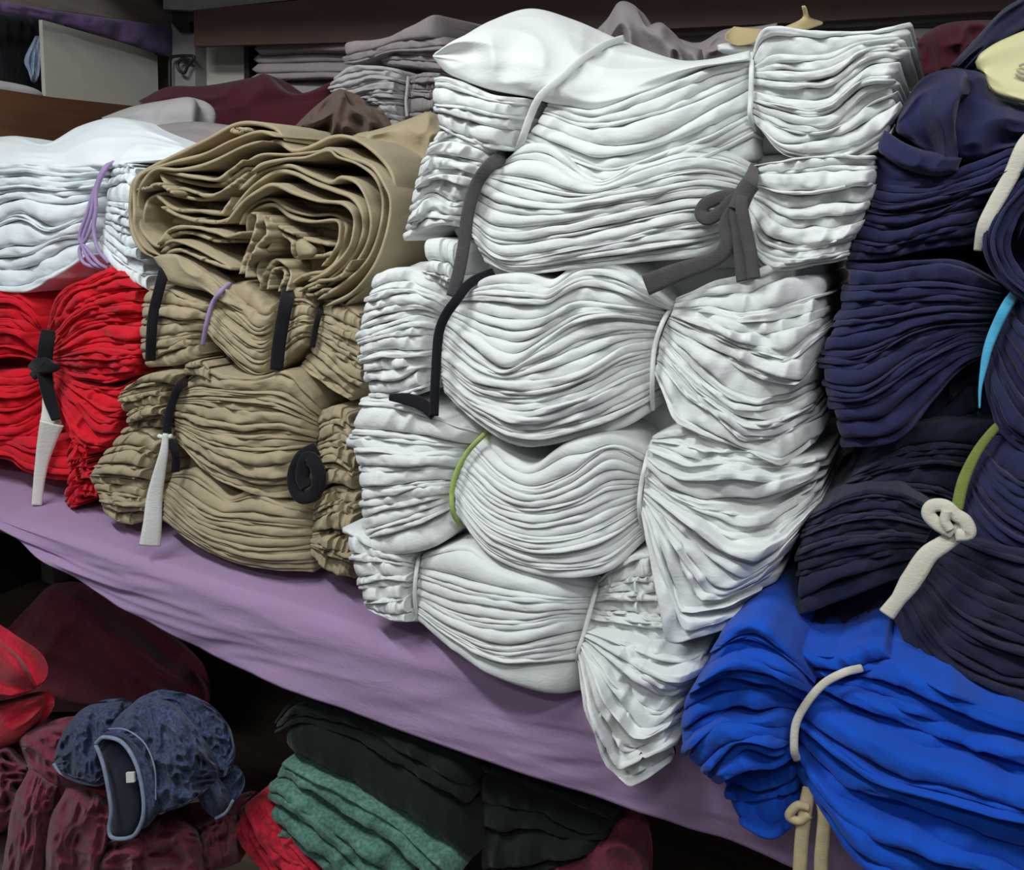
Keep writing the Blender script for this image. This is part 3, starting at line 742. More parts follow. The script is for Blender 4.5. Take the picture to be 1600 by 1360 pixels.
section(b, M_BEIGE, 2, [[(580, 170), (660, 180), (760, 220), (860, 240)], [(550, 240), (660, 240), (760, 260), (840, 280)], [(545, 320), (660, 320), (760, 320), (820, 330)], [(545, 430), (660, 400), (740, 380), (800, 380)], [(575, 490), (690, 480), (800, 430)]], [2, 3, 3, 2], d=D, tied='R', bu=.02, jit=.009)
section(b, M_BEIGE, 2, [[(880, 175), (950, 150), (1000, 190), (1040, 250), (1120, 210)], [(860, 220), (950, 280), (1020, 335), (1115, 260)], [(825, 270), (920, 360), (1020, 420), (1105, 370)], [(800, 340), (900, 450), (1000, 525), (1095, 495)]], [2, 5, 6], d=D, tied='LR', bu=.025, jit=.005)
section(b, M_BEIGE, 2, [[(1130, 170), (1200, 190), (1265, 240)], [(1110, 350), (1180, 310), (1245, 330)], [(1100, 500), (1160, 430), (1228, 410)]], [6, 6], d=D, tied='LR', bu=.02, jit=.005)
section(b, M_BEIGE, 2, [[(1265, 220), (1340, 230), (1430, 290)], [(1245, 320), (1330, 360), (1430, 420)], [(1230, 400), (1320, 490), (1450, 570)], [(1180, 490), (1270, 560), (1390, 630)]], [5, 5, 4], d=D, tied='L', bu=.02, jit=.008)
tie('tie_string', M_LILAC, b, 2, [(905, 160, -.03), (870, 190), (835, 240), (812, 320), (798, 400, -.01)], .0038, .0038, d=D+.045)
tie('tie_strap', M_BLACK, b, 2, [(655, 60, -.05), (640, 130, -.01), (605, 270), (595, 370), (592, 460, -.01)], .0085, .003, d=D+.05)
tie('tie_strap', M_BLACK, b, 2, [(1150, 120, -.1), (1130, 215, -.01), (1108, 330), (1095, 420), (1088, 500)], .0105, .003, d=D+.05)
tie('tie_string', M_BLACK, b, 2, [(1268, 235, -.03), (1255, 280), (1240, 340), (1228, 410)], .0045, .003, d=D+.03)

b = thing('cloth_bundle', 'third khaki bundle with ruffled edges and a white rag tied at its left', 'bundle', base((370, 770), D))
core(b, M_BEIGE, 2, [(520, 500), (900, 500), (1380, 620)], [(520, 780), (900, 960), (1380, 1000)], D)
section(b, M_BEIGE, 2, [[(500, 560), (580, 515), (660, 505), (735, 540)], [(445, 610), (540, 590), (690, 590)], [(495, 690), (570, 650), (668, 650)], [(500, 745), (580, 730), (655, 730)]], [3, 3, 3], d=D, tied='R', amp=.004, jit=.012)
section(b, M_BEIGE, 2, [[(730, 540), (790, 490), (880, 520), (1000, 530), (1110, 505), (1190, 560), (1260, 640)], [(692, 610), (800, 600), (950, 610), (1100, 640), (1255, 710)], [(682, 680), (800, 720), (950, 740), (1100, 740), (1245, 770)],
        [(688, 740), (800, 820), (950, 870), (1080, 870), (1235, 820)], [(700, 790), (830, 920), (1000, 990), (1140, 1000), (1220, 980)]], [5, 6, 6, 4], d=D, tied='LR', bu=.04, amp=.004, jit=.009)
section(b, M_BEIGE, 2, [[(1255, 660), (1320, 650), (1380, 690)], [(1250, 780), (1330, 750), (1415, 790)], [(1240, 850), (1310, 840), (1410, 900)], [(1225, 1000), (1300, 950), (1410, 970)]], [3, 3, 3], d=D, tied='L', bu=.025, amp=.005, jit=.014)
section(b, M_BEIGE, 2, [[(720, 480), (780, 460), (830, 500)], [(720, 520), (790, 530), (850, 560)]], [2], d=D+.02, bu=.01, back=.06, amp=.005)
tie('tie_strap', M_BLACK, b, 2, [(745, 535, -.03), (705, 565), (680, 620), (662, 690), (660, 760), (690, 830), (690, 900)], .007, .003, d=D+.035)
tie('tie_tail', M_TAG, b, 2, [(652, 750), (645, 820), (628, 900), (608, 1000), (600, 1100), (590, 1190)], .0125, .004, d=D+.075, taper=[.35, .6, .85, 1.05, 1.2, 1.4])
tie('tie_tail', M_TAG, b, 2, [(625, 760), (650, 765), (675, 760)], .004, .004, d=D+.07)
tie('tie_strap', M_BLACK, b, 2, [(1245, 810, -.02), (1190, 840), (1160, 900), (1160, 960), (1190, 1000), (1240, 980), (1255, 920), (1235, 860), (1205, 850), (1190, 920), (1210, 960)], .011, .005, d=D+.05, M=110)

b = thing('cloth_bundle', 'lowest khaki bundle with smooth bent folds, resting on the lilac sheet', 'bundle', base((360, 880), D))
core(b, M_BEIGE, 2, [(420, 800), (900, 900), (1390, 960)], [(430, 1060), (800, 1180), (1370, 1280)], D)
section(b, M_BEIGE, 2, [[(480, 730), (560, 730), (660, 800)], [(390, 840), (500, 820), (640, 870)], [(345, 910), (480, 915), (620, 950)], [(370, 980), (480, 990), (610, 1010)], [(410, 1075), (500, 1110), (600, 1080)]], [3, 3, 3, 5], d=D, tied='R', jit=.012)
section(b, M_BEIGE, 2, [[(680, 910), (760, 895), (850, 960), (900, 1000), (1000, 970), (1100, 1010), (1245, 1050)], [(660, 960), (800, 1060), (950, 1090), (1100, 1110), (1235, 1120)], [(645, 1010), (780, 1130), (950, 1190), (1080, 1200), (1225, 1190)],
        [(640, 1090), (770, 1190), (900, 1250), (1050, 1285), (1230, 1300)]], [4, 5, 6], d=D, tied='LR', bu=.035, jit=.004, amp=.0015)
section(b, M_BEIGE, 2, [[(1235, 1010), (1310, 960), (1410, 980)], [(1228, 1090), (1320, 1060), (1400, 1080)], [(1222, 1160), (1300, 1160), (1395, 1180)], [(1215, 1220), (1290, 1290), (1390, 1330)]], [4, 3, 4], d=D, tied='L', amp=.006, jit=.016)

# ------------------------------------------------------------------ white bundle at the far left and red bundles below it
D = -.14
b = thing('cloth_bundle', 'loose white bundle above the red cloth at far left, tied with lilac string', 'bundle', base((150, 430), D))
core(b, M_WHITE2, 1, [(-80, 560), (250, 540), (560, 560)], [(-80, 1020), (250, 1000), (540, 1030)], D)
loft('top_sheet', M_WHITE2, 1, [[(-90, 498, -.1), (60, 486, -.1), (165, 512, -.08), (280, 452, -.12), (400, 420, -.13), (500, 438, -.12), (620, 488, -.1), (700, 522, -.08)], [(-90, 540, -.04), (80, 536, -.04), (200, 540, -.04), (330, 500, -.05), (420, 500, -.06), (520, 500, -.05), (620, 520, -.05), (690, 540, -.05)],
     [(-90, 600), (60, 592), (200, 602), (330, 600), (395, 602), (470, 585), (560, 575), (660, 560)]], b, D+.012, .02, .14, [(6, 2, .009), (3, 5, .005)], nu=110, nv=50)
section(b, M_WHITE2, 1, [[(-90, 590), (60, 580), (200, 595), (395, 592)], [(-90, 710), (60, 690), (200, 700), (365, 675)], [(-90, 830), (60, 770), (180, 820), (335, 760)], [(-90, 930), (80, 920), (200, 860), (315, 850)], [(-90, 1030), (60, 1045), (180, 1000), (305, 920)]],
        [6, 3, 3, 3], d=D, tied='R', amp=.004, jit=.014)
section(b, M_WHITE2, 1, [[(400, 590), (440, 580), (480, 590)], [(385, 660), (430, 650), (500, 660)], [(370, 800), (420, 830), (500, 850)], [(350, 900), (430, 980), (540, 1050)]], [3, 5, 5], d=D, tied='L', bu=.03)
for dx in (0, 14, 26):
    tie('tie_string', M_LILAC, b, 1, [(405+dx*.3, 580, -.02), (380-dx*.3, 600), (345-dx*.3, 680), (320-dx*1.2+20, 770), (300-dx+10, 850), (285+dx, 890), (300+dx*2, 940), (360+dx, 960, -.01)], .0035, .0035, d=D+.035)
tie('tie_string', M_LILAC, b, 1, [(345, 740), (335, 820), (350, 890), (390, 940)], .0035, .0035, d=D+.035)

r = thing('cloth_bundle', 'bright red crinkled bundle gathered by a black knotted strap with a white tail', 'bundle', base((90, 770), D))
core(r, M_RED, 2, [(-110, 160), (200, 180), (550, 130)], [(-110, 820), (200, 900), (420, 960)], D)
section(r, M_RED, 2, [[(-120, 180), (40, 190), (120, 240), (178, 330)], [(-120, 330), (40, 320), (120, 380), (165, 420)], [(-120, 470), (60, 450), (155, 470)]], [7, 7], d=D, tied='R', bu=.04, amp=.003, jit=.012, warp=2.7, wsc=72, crum=0.0066, csc=58)
section(r, M_RED, 2, [[(185, 335), (225, 210), (330, 145), (460, 90)], [(195, 370), (300, 260), (430, 200), (560, 180)], [(200, 420), (330, 330), (450, 310), (580, 320)], [(202, 455), (330, 430), (450, 430), (580, 440)], [(205, 490), (330, 540), (430, 550), (570, 510)]],
        [5, 6, 6, 5], d=D, tied='L', bu=.045, amp=.004, jit=.014, warp=3.6, wsc=63, crum=0.0088, csc=52)
section(r, M_RED, 2, [[(205, 490), (330, 550), (450, 570), (530, 530)], [(212, 520), (320, 620), (400, 680), (490, 680)], [(212, 560), (280, 680), (350, 780), (470, 790)], [(208, 600), (235, 700), (290, 800), (330, 860)]], [5, 4, 3], d=D, tied='L', bu=.04, amp=.003, jit=.01, warp=2.2, wsc=72, crum=0.0055, csc=58)
section(r, M_RED, 2, [[(-120, 500), (50, 500), (160, 505)], [(-120, 620), (60, 610), (170, 560)], [(-120, 720), (60, 730), (195, 640)], [(-120, 800), (80, 790), (210, 740)]], [5, 4, 3], d=D, tied='R', bu=.04, amp=.003, jit=.01, warp=2.2, wsc=72, crum=0.0055, csc=58)
section(r, M_RED, 2, [[(-120, 740), (40, 760), (140, 780), (290, 780)], [(-120, 840), (30, 850), (110, 905), (250, 935), (330, 930)]], [5], d=D, bu=.03)
section(r, M_RED, 2, [[(255, 830), (290, 760), (330, 760), (345, 820)], [(265, 880), (300, 870), (350, 870)], [(250, 1000), (320, 930), (400, 950)], [(265, 1055), (330, 1000), (395, 1000)]], [3, 3, 3], d=D+.02, bu=.02, amp=.006, jit=.016, back=.12)
section(r, M_RED, 2, [[(300, 800), (400, 800), (480, 790)], [(330, 960), (400, 1000), (440, 1040)]], [5], d=D-.02, bu=.02, amp=.005)
stp = tie('tie_strap', M_BLACK, r, 2, [(190, 345, -.01), (182, 400), (176, 460), (178, 530), (195, 610), (222, 695)], .0125, .0035, d=D+.065, taper=[1, 1.1, 1.1, 1, .9, .7])
tie('tie_knot', M_BLACK, stp, 2, [(130, 485, -.01), (165, 480), (205, 490), (235, 485, -.01)], .0125, .009, d=D+.07, taper=[.5, 1.2, 1.2, .4])
tie('tie_knot', M_BLACK, stp, 2, [(135, 520, -.01), (165, 500), (190, 470)], .009, .007, d=D+.072)
tie('tie_tail', M_TAG, r, 2, [(185, 540), (188, 600), (195, 670), (200, 715)], .009, .003, d=D+.06, taper=[.5, 1, 1.4, 2.2])
tie('tie_tail', M_TAG, r, 2, [(205, 708), (190, 760), (170, 840), (155, 930), (145, 1030)], .0125, .004, d=D+.068, taper=[1.7, 1.3, .95, .8, .75])

# ------------------------------------------------------------------ navy column
D = .0
n = thing('cloth_bundle', 'topmost navy bundle with a loose crumpled top, tied with cream tape', 'bundle', base((1480, 430), D))
core(n, M_NAVY, 6, [(700, 380), (900, 340), (1130, 400)], [(590, 800), (850, 830), (1130, 900)], D, back=.12)
loft('top_sheet', M_NAVY, 6, [[(880, 205, -.07), (960, 222, -.06), (1010, 285, -.05), (1140, 330, -.05)], [(850, 300, -.03), (940, 305, -.02), (1030, 350, -.01), (1140, 380, -.01)], [(840, 420), (940, 440), (1040, 420), (1140, 410)], [(850, 500), (940, 490), (1030, 455), (1140, 440)]],
     n, D+.0, .03, .12, [(3, 2, .016), (7, 3, .006)], nu=90, nv=60)
loft('draped_flap', M_NAVY, 6, [[(720, 322, -.03), (770, 245, -.06), (840, 212, -.07), (905, 215, -.07), (930, 260, -.05)], [(705, 360), (770, 300, -.01), (840, 270, -.01), (890, 265, -.01), (920, 285, -.02)], [(700, 400), (770, 390, .01), (830, 350, .015), (870, 310, .01), (895, 300)], [(735, 420), (790, 440), (840, 450), (870, 430), (880, 380)], [(760, 440), (800, 470), (850, 490), (885, 480), (890, 440)]],
     n, D+.025, .02, .1, [(3, 4, .012)], nu=70, nv=60, pw=6)
loft('rolled_fold', M_NAVY, 6, [[(665, 395), (740, 440), (830, 465), (900, 480)], [(645, 440), (720, 470), (810, 500), (890, 505)], [(650, 465), (720, 510), (820, 535), (890, 520)]], n, D+.035, .022, .08, [(4, 1, .005)], nu=60, nv=24)
loft('rolled_fold', M_NAVY, 6, [[(640, 475), (720, 500), (830, 535), (930, 500)], [(622, 520), (720, 545), (820, 560), (950, 520)], [(625, 580), (720, 590), (820, 585), (960, 550)]], n, D+.012, .022, .08, [(4, 1, .005)], nu=60, nv=24)
section(n, M_NAVY, 6, [[(620, 510), (720, 520), (820, 540), (910, 500), (1010, 465), (1090, 440)], [(600, 600), (700, 620), (850, 590), (970, 560), (1050, 520)], [(570, 660), (700, 690), (850, 650), (1000, 610)], [(540, 790), (650, 790), (800, 760), (950, 740)]], [4, 4, 5], d=D, tied='R', bu=.03)
section(n, M_NAVY, 6, [[(1120, 500), (1030, 590), (965, 710), (985, 810), (1040, 880), (1130, 930)], [(1120, 620), (1060, 690), (1050, 750), (1070, 800), (1130, 850)]], [6], d=D+.02, bu=.02)
section(n, M_NAVY, 6, [[(1120, 440), (1070, 520), (1000, 640)], [(1130, 640), (1090, 690), (1060, 760)]], [4], d=D-.01, bu=.01)
tie('tie_tape', M_CREAM, n, 6, [(1130, 400, -.02), (1090, 445), (1050, 530), (1000, 620), (965, 690), (948, 760, -.01)], .0085, .003, d=D+.05, taper=[1, 1, .9, .9, .8, .5])

n = thing('cloth_bundle', 'navy bundle second from top with pleats swept to the left, tied with bright cyan string', 'bundle', base((1440, 740), D))
core(n, M_NAVY, 6, [(570, 780), (850, 780), (1130, 860)], [(540, 1330), (850, 1360), (1130, 1380)], D, back=.12)
section(n, M_NAVY, 6, [[(535, 790), (640, 800), (760, 790), (900, 800), (1030, 870)], [(525, 880), (650, 880), (800, 870), (1020, 900)], [(520, 940), (650, 930), (820, 910), (1015, 925)], [(475, 1020), (640, 1000), (800, 960), (1000, 955)], [(455, 1100), (600, 1100), (760, 1010), (985, 985)],
        [(465, 1170), (600, 1190), (750, 1090), (900, 1015), (975, 1015)], [(485, 1250), (620, 1230), (760, 1150), (880, 1075), (968, 1050)], [(530, 1360), (700, 1340), (810, 1220), (890, 1130), (960, 1090)]], [3, 2, 3, 4, 3, 3, 3], d=D, tied='R', bu=.04, jit=.008, amp=.0015, fall=.03)
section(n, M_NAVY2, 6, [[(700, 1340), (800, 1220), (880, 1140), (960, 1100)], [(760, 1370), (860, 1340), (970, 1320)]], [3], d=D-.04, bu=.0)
section(n, M_NAVY, 6, [[(1045, 890), (1080, 900), (1140, 940)], [(1010, 970), (1070, 1060), (1140, 1130)], [(990, 1040), (1040, 1180), (1140, 1300)], [(965, 1130), (985, 1240), (1050, 1350)]], [3, 5, 5], d=D+.01, tied='L', bu=.03)
tie('tie_string', M_CYAN, n, 6, [(1065, 890, -.03), (1035, 930), (1000, 1000), (978, 1060), (965, 1120), (955, 1180), (953, 1240)], .0048, .003, d=D+.04, taper=[1.2, 1.2, 1.1, 1, .8, .4, .2])

n = thing('cloth_bundle', 'dark navy bundle third from top, tied with olive green string', 'bundle', base((1480, 800), D))
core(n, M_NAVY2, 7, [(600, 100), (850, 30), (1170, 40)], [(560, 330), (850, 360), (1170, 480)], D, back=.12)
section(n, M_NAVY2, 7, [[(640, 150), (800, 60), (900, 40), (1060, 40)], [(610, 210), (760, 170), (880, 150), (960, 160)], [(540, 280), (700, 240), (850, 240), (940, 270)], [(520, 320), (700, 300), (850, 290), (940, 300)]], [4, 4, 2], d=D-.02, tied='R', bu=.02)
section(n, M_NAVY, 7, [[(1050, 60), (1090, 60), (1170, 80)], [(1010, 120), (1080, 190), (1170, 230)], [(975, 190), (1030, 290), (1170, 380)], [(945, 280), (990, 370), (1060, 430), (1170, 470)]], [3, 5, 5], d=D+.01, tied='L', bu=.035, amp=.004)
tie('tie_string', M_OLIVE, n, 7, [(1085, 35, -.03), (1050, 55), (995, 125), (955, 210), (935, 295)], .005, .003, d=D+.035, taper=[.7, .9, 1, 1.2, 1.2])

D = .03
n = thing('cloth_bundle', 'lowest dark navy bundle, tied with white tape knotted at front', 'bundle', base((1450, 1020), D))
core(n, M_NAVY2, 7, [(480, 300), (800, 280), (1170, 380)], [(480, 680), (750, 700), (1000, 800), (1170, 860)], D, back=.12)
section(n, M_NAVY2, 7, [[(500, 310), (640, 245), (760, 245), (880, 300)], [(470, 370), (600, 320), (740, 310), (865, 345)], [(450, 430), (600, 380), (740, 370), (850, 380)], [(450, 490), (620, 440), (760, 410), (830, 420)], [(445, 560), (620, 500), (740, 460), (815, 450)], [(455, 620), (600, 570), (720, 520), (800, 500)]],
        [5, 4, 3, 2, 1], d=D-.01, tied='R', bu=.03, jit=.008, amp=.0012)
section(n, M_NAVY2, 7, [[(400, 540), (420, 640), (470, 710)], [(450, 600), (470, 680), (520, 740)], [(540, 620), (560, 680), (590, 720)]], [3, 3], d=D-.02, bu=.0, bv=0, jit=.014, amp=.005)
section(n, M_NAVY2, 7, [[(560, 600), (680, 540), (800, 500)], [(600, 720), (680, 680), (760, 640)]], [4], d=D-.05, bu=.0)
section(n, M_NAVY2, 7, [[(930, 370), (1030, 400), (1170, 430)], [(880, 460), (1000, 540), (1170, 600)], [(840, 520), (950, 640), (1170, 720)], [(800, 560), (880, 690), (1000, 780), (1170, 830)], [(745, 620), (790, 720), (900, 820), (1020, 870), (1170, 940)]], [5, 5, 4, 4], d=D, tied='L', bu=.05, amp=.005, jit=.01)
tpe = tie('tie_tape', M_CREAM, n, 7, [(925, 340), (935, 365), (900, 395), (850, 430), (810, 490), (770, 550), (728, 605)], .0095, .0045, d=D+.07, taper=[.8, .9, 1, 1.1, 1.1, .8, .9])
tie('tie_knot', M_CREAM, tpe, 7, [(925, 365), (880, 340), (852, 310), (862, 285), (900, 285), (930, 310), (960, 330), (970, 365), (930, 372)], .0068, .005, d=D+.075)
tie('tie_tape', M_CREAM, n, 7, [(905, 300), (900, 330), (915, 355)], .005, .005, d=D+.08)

# ------------------------------------------------------------------ royal blue bundle
D = .08
u = thing('cloth_bundle', 'royal blue bundle at lower right, bound with cream cord', 'bundle', base((1400, 1340), D))
core(u, M_BLUE, 7, [(250, 720), (600, 760), (1170, 950)], [(260, 1020), (600, 1180), (1000, 1330), (1170, 1400)], D, back=.08)
section(u, M_BLUE, 7, [[(215, 680), (330, 630), (420, 690), (520, 800)], [(190, 770), (300, 720), (420, 750), (510, 825)], [(120, 860), (250, 800), (380, 830), (490, 860)], [(110, 950), (250, 880), (350, 880), (470, 900)], [(125, 1040), (230, 940), (350, 940), (458, 950)],
        [(190, 1090), (290, 990), (400, 1000), (455, 985)], [(230, 1110), (330, 1080), (400, 1070), (462, 1030)]], [4, 3, 2, 2, 2, 2], d=D, tied='R', bu=.035, jit=.03, amp=.003, fall=.03, jf=2.2, warp=2.7, wsc=108, crum=0.0066, roundness=1.3)
section(u, M_BLUE, 7, [[(225, 1060), (330, 1080), (470, 1040)], [(240, 1150), (330, 1160), (480, 1120)], [(285, 1225), (390, 1270), (490, 1200)]], [2, 2], d=D-.005, bu=.0, bv=0, jit=.01, back=.1)
section(u, M_BLUE, 7, [[(430, 700), (560, 730), (680, 690), (745, 725)], [(520, 800), (600, 790), (700, 770), (780, 760)]], [3], d=D-.02, bu=.02)
section(u, M_BLUE, 7, [[(640, 770), (760, 745), (900, 830), (1170, 930)], [(560, 820), (680, 840), (840, 890), (1000, 950), (1170, 1000)], [(505, 855), (620, 930), (780, 1000), (1000, 1080), (1170, 1140)], [(475, 920), (600, 1010), (720, 1090), (900, 1140), (1170, 1200)],
        [(465, 980), (600, 1120), (750, 1180), (950, 1240), (1170, 1290)], [(460, 1020), (560, 1170), (700, 1290), (900, 1350), (1170, 1400)], [(465, 1080), (545, 1210), (660, 1370), (900, 1450), (1170, 1500)]], [3, 3, 3, 3, 2, 3], spread=1.9, d=D, tied='L', bu=.05, jit=.036, amp=.003, jf=3.0, warp=4.0, wsc=144, crum=0.0088, roundness=1.3)
tie('tie_cord', M_CREAM, u, 7, [(650, 765, -.02), (600, 778), (540, 812), (490, 870), (460, 930), (455, 1000), (462, 1030, -.01)], .0044, .004, d=D+.04)
tie('cord_tail', M_CORD, u, 7, [(500, 1120, -.01), (490, 1170), (480, 1240), (475, 1300), (470, 1390)], .0075, .006, d=D+.02)
tie('cord_tail', M_CORD, u, 7, [(530, 1130, -.01), (545, 1190), (540, 1270), (535, 1330), (535, 1390)], .0075, .006, d=D+.02)
tie('cord_tail', M_CORD, u, 7, [(500, 1175), (465, 1170), (440, 1200), (470, 1215), (500, 1195)], .005, .005, d=D+.025)

# ------------------------------------------------------------------ things behind the stacks
tag(loft('maroon_cloth', M_MAROON, 0, [[(216, 158), (262, 136), (320, 134), (390, 122), (417, 116), (450, 143), (480, 144), (520, 126)], [(220, 165), (300, 165), (420, 160), (520, 150)], [(225, 195), (300, 210), (420, 215), (520, 200)], [(190, 480), (300, 500), (420, 520), (540, 540)]],
         None, -.50, .06, .12, [(6, 3, .012)]), 'maroon cloth heaped at the back left of the shelf', 'cloth')
tag(loft('grey_pillow_cloth', M_GREY, 0, [[(158, 184), (205, 167), (255, 157), (298, 152), (312, 168)], [(165, 192), (220, 190), (270, 188), (310, 190)], [(170, 205), (230, 215), (280, 216), (308, 205)]],
         None, -.34, .05, .1, [(4, 2, .006)]), 'pale grey folded cloth between the far-left white bundle and the maroon heap', 'cloth')
tag(loft('grey_flat_cloth', M_GREYD, 0, [[(240, 196), (300, 190), (360, 196), (400, 205)], [(250, 230), (320, 240), (400, 240)]], None, -.28, .03, .1, [(4, 2, .006)]),
    'dull grey cloth lying flat behind the khaki roll', 'cloth')
gb = thing('cloth_bundle', 'upper grey bundle in the background, leaning above another grey one', 'bundle', base((620, 110), -.36))
section(gb, M_GREYD, 12, [[(680, 300), (740, 255), (960, 240), (1120, 160), (1250, 88), (1340, 125)], [(680, 350), (800, 340), (1000, 290), (1200, 240), (1360, 220)], [(700, 400), (800, 390), (1000, 330), (1250, 320), (1420, 290)]], [1, 2], d=-.38, bu=.02, bv=.01, roundness=.8, tilt=.1)
section(gb, M_GREYD, 12, [[(900, 350), (1050, 325), (1250, 320), (1420, 300)], [(950, 410), (1100, 420), (1280, 440), (1420, 440)]], [3], d=-.40, bu=.02)
gb = thing('cloth_bundle', 'lower grey bundle in the background beside the tall white column', 'bundle', base((600, 185), -.32))
section(gb, M_GREY, 12, [[(640, 490), (740, 420), (880, 405), (1040, 430), (1110, 500)], [(600, 560), (740, 540), (860, 500), (1000, 500), (1105, 540)], [(620, 640), (760, 620), (900, 590), (1000, 590), (1100, 600)], [(740, 690), (860, 690), (1000, 710), (1100, 730)], [(700, 2000), (860, 2050), (1000, 2100), (1100, 2150)]], [3, 3, 4, 12], d=-.34, tied='R', bu=.03, amp=.004)
section(gb, M_GREYD, 12, [[(1110, 480), (1200, 450), (1330, 450)], [(1110, 560), (1200, 560), (1330, 560)], [(1100, 730), (1200, 720), (1330, 700)]], [3, 4], d=-.34, tied='L', bu=.02)
tie('tie_string', M_GREY, gb, 12, [(1112, 480), (1105, 560), (1098, 640), (1105, 730)], .003, .003, d=-.32)
tag(loft('brown_cloth', M_BROWNC, 12, [[(330, 870), (430, 760), (560, 640), (690, 555), (750, 650), (850, 660), (920, 740)], [(330, 880), (500, 800), (650, 720), (760, 730), (950, 800)], [(330, 920), (500, 900), (700, 860), (960, 850)]],
         None, -.26, .05, .08, [(9, 2, .02)]), 'dark brown crumpled cloth behind the khaki roll', 'cloth')
tag(loft('tan_cloth', M_BEIGE, 12, [[(760, 840), (950, 800), (1120, 740), (1250, 700), (1330, 780)], [(780, 900), (950, 900), (1150, 900), (1330, 900)], [(900, 1100), (1050, 1100), (1300, 1100)]],
         None, -.22, .04, .08, [(5, 2, .01)]), 'tan cloth tucked behind the khaki roll and the white column', 'cloth')
tag(loft('grey_crumpled_cloth', M_GREYD, 3, [[(540, 120), (600, 60), (640, 5), (690, 20), (720, 75), (770, 70), (830, 130), (890, 150)], [(540, 180), (640, 120), (740, 130), (890, 200)], [(540, 230), (640, 230), (740, 230), (900, 230)]],
         None, -.26, .04, .08, [(7, 2, .02)]), 'grey-pink crumpled cloth behind the topmost white bundle', 'cloth')
tag(loft('grey_back_cloth', M_GREYD, 3, [[(800, 110), (880, 130), (960, 90), (1060, 80), (1120, 70)], [(800, 220), (900, 220), (1120, 200)]], None, -.34, .03, .08, [(5, 2, .01)]),
    'dull grey cloth in shadow behind the tan card scraps', 'cloth')
def thin_loft(name, mat, reg, gd, lab, cat, d, bulge=.0, folds=()):
    return tag(loft(name, mat, reg, gd, None, d, bulge, .001, folds, nu=40, nv=16), lab, cat)
thin_loft('card_scrap', M_CARD, 13, [[(150, 132, -.02), (220, 140, -.02), (290, 145, -.02)], [(110, 165), (150, 190), (285, 175)], [(105, 195, .02), (160, 225, .025), (240, 215, .02), (280, 185, .01)]], 'curled tan card scrap on the white column, left of the upright one', 'card', -.13)
thin_loft('card_scrap', M_CARD, 13, [[(488, 30, .01), (505, 28, .01), (512, 40, .01)], [(490, 90), (515, 80), (530, 85)], [(400, 135, .01), (480, 122, .01), (590, 108, -.02)], [(400, 142, .01), (490, 150, .01), (590, 120, -.02)]], 'tan card scrap with a curled-up point on the white column', 'card', -.05)
tag(loft('white_packet', M_WHITE, 13, [[(65, 225), (120, 215), (250, 225)], [(70, 255), (140, 262), (255, 262)]], None, -.14, .02, .05, nu=30, nv=14), 'small white folded piece beneath the tan card scrap', 'packet')
tag(loft('maroon_cloth', M_MAROON, 13, [[(1050, 220), (1130, 150), (1240, 110), (1440, 100), (1500, 120)], [(1070, 280), (1200, 250), (1450, 220)], [(1090, 420), (1200, 420), (1450, 400)]], None, -.28, .05, .1, [(5, 3, .012)]),
    'maroon cloth behind the navy column at upper right', 'cloth')
tag(loft('dark_sleeve', M_NAVY2, 13, [[(1230, 330), (1350, 200), (1480, 60), (1560, 5), (1680, -60)], [(1290, 350), (1400, 240), (1530, 130), (1680, 60)], [(1350, 400), (1450, 300), (1560, 220), (1690, 170)]], None, -.08, .04, .06, [(3, 4, .008)]),
    'dark navy garment slanting up at the upper right corner', 'garment')
yb = thing('plastic_bag', 'pale yellow plastic packet on top of the navy column', 'packet', base((1570, 150), .02, .03))
bag = loft('bag_body', M_YELLOW, 13, [[(1356, 310), (1390, 260), (1500, 195), (1690, 130)], [(1370, 345), (1460, 330), (1560, 300), (1690, 290)], [(1410, 370), (1430, 420), (1500, 440), (1690, 430)], [(1425, 440), (1470, 480), (1560, 508), (1690, 530)]], yb, .01, .010, .012, [(3, 2, .003)], pw=10)
for q in ([(1575, 330), (1600, 320), (1625, 335)], [(1565, 350), (1590, 365), (1640, 370)], [(1560, 372), (1600, 388), (1650, 388)]):
    tie('printed_mark', M_PRINT, bag, 13, q, .0014, .0006, d=.0238, M=20)

# ------------------------------------------------------------------ under the shelf
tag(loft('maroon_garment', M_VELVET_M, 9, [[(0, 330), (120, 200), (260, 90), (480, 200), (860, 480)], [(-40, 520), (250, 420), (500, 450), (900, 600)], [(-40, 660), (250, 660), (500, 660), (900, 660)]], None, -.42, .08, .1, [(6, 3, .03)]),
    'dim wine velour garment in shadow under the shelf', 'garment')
tag(loft('red_garment', M_VELVET_R, 9, [[(-120, 260), (0, 345), (70, 395), (120, 460), (158, 545)], [(-120, 480), (0, 520), (80, 530), (155, 555)], [(-120, 640), (0, 612), (80, 595), (150, 560)]], None, -.02, .05, .06, [(5, 2, .015)]),
    'bright red garment edge at far left under the shelf', 'garment')
tag(loft('red_garment', M_VELVET_R, 9, [[(-120, 640), (0, 618), (100, 595), (200, 585)], [(-120, 740), (0, 720), (100, 690), (190, 640)], [(-120, 900), (0, 830), (80, 790), (180, 690)]], None, -.05, .04, .06, [(3, 3, .015)]),
    'darker red garment hanging below the bright red edge at far left', 'garment')
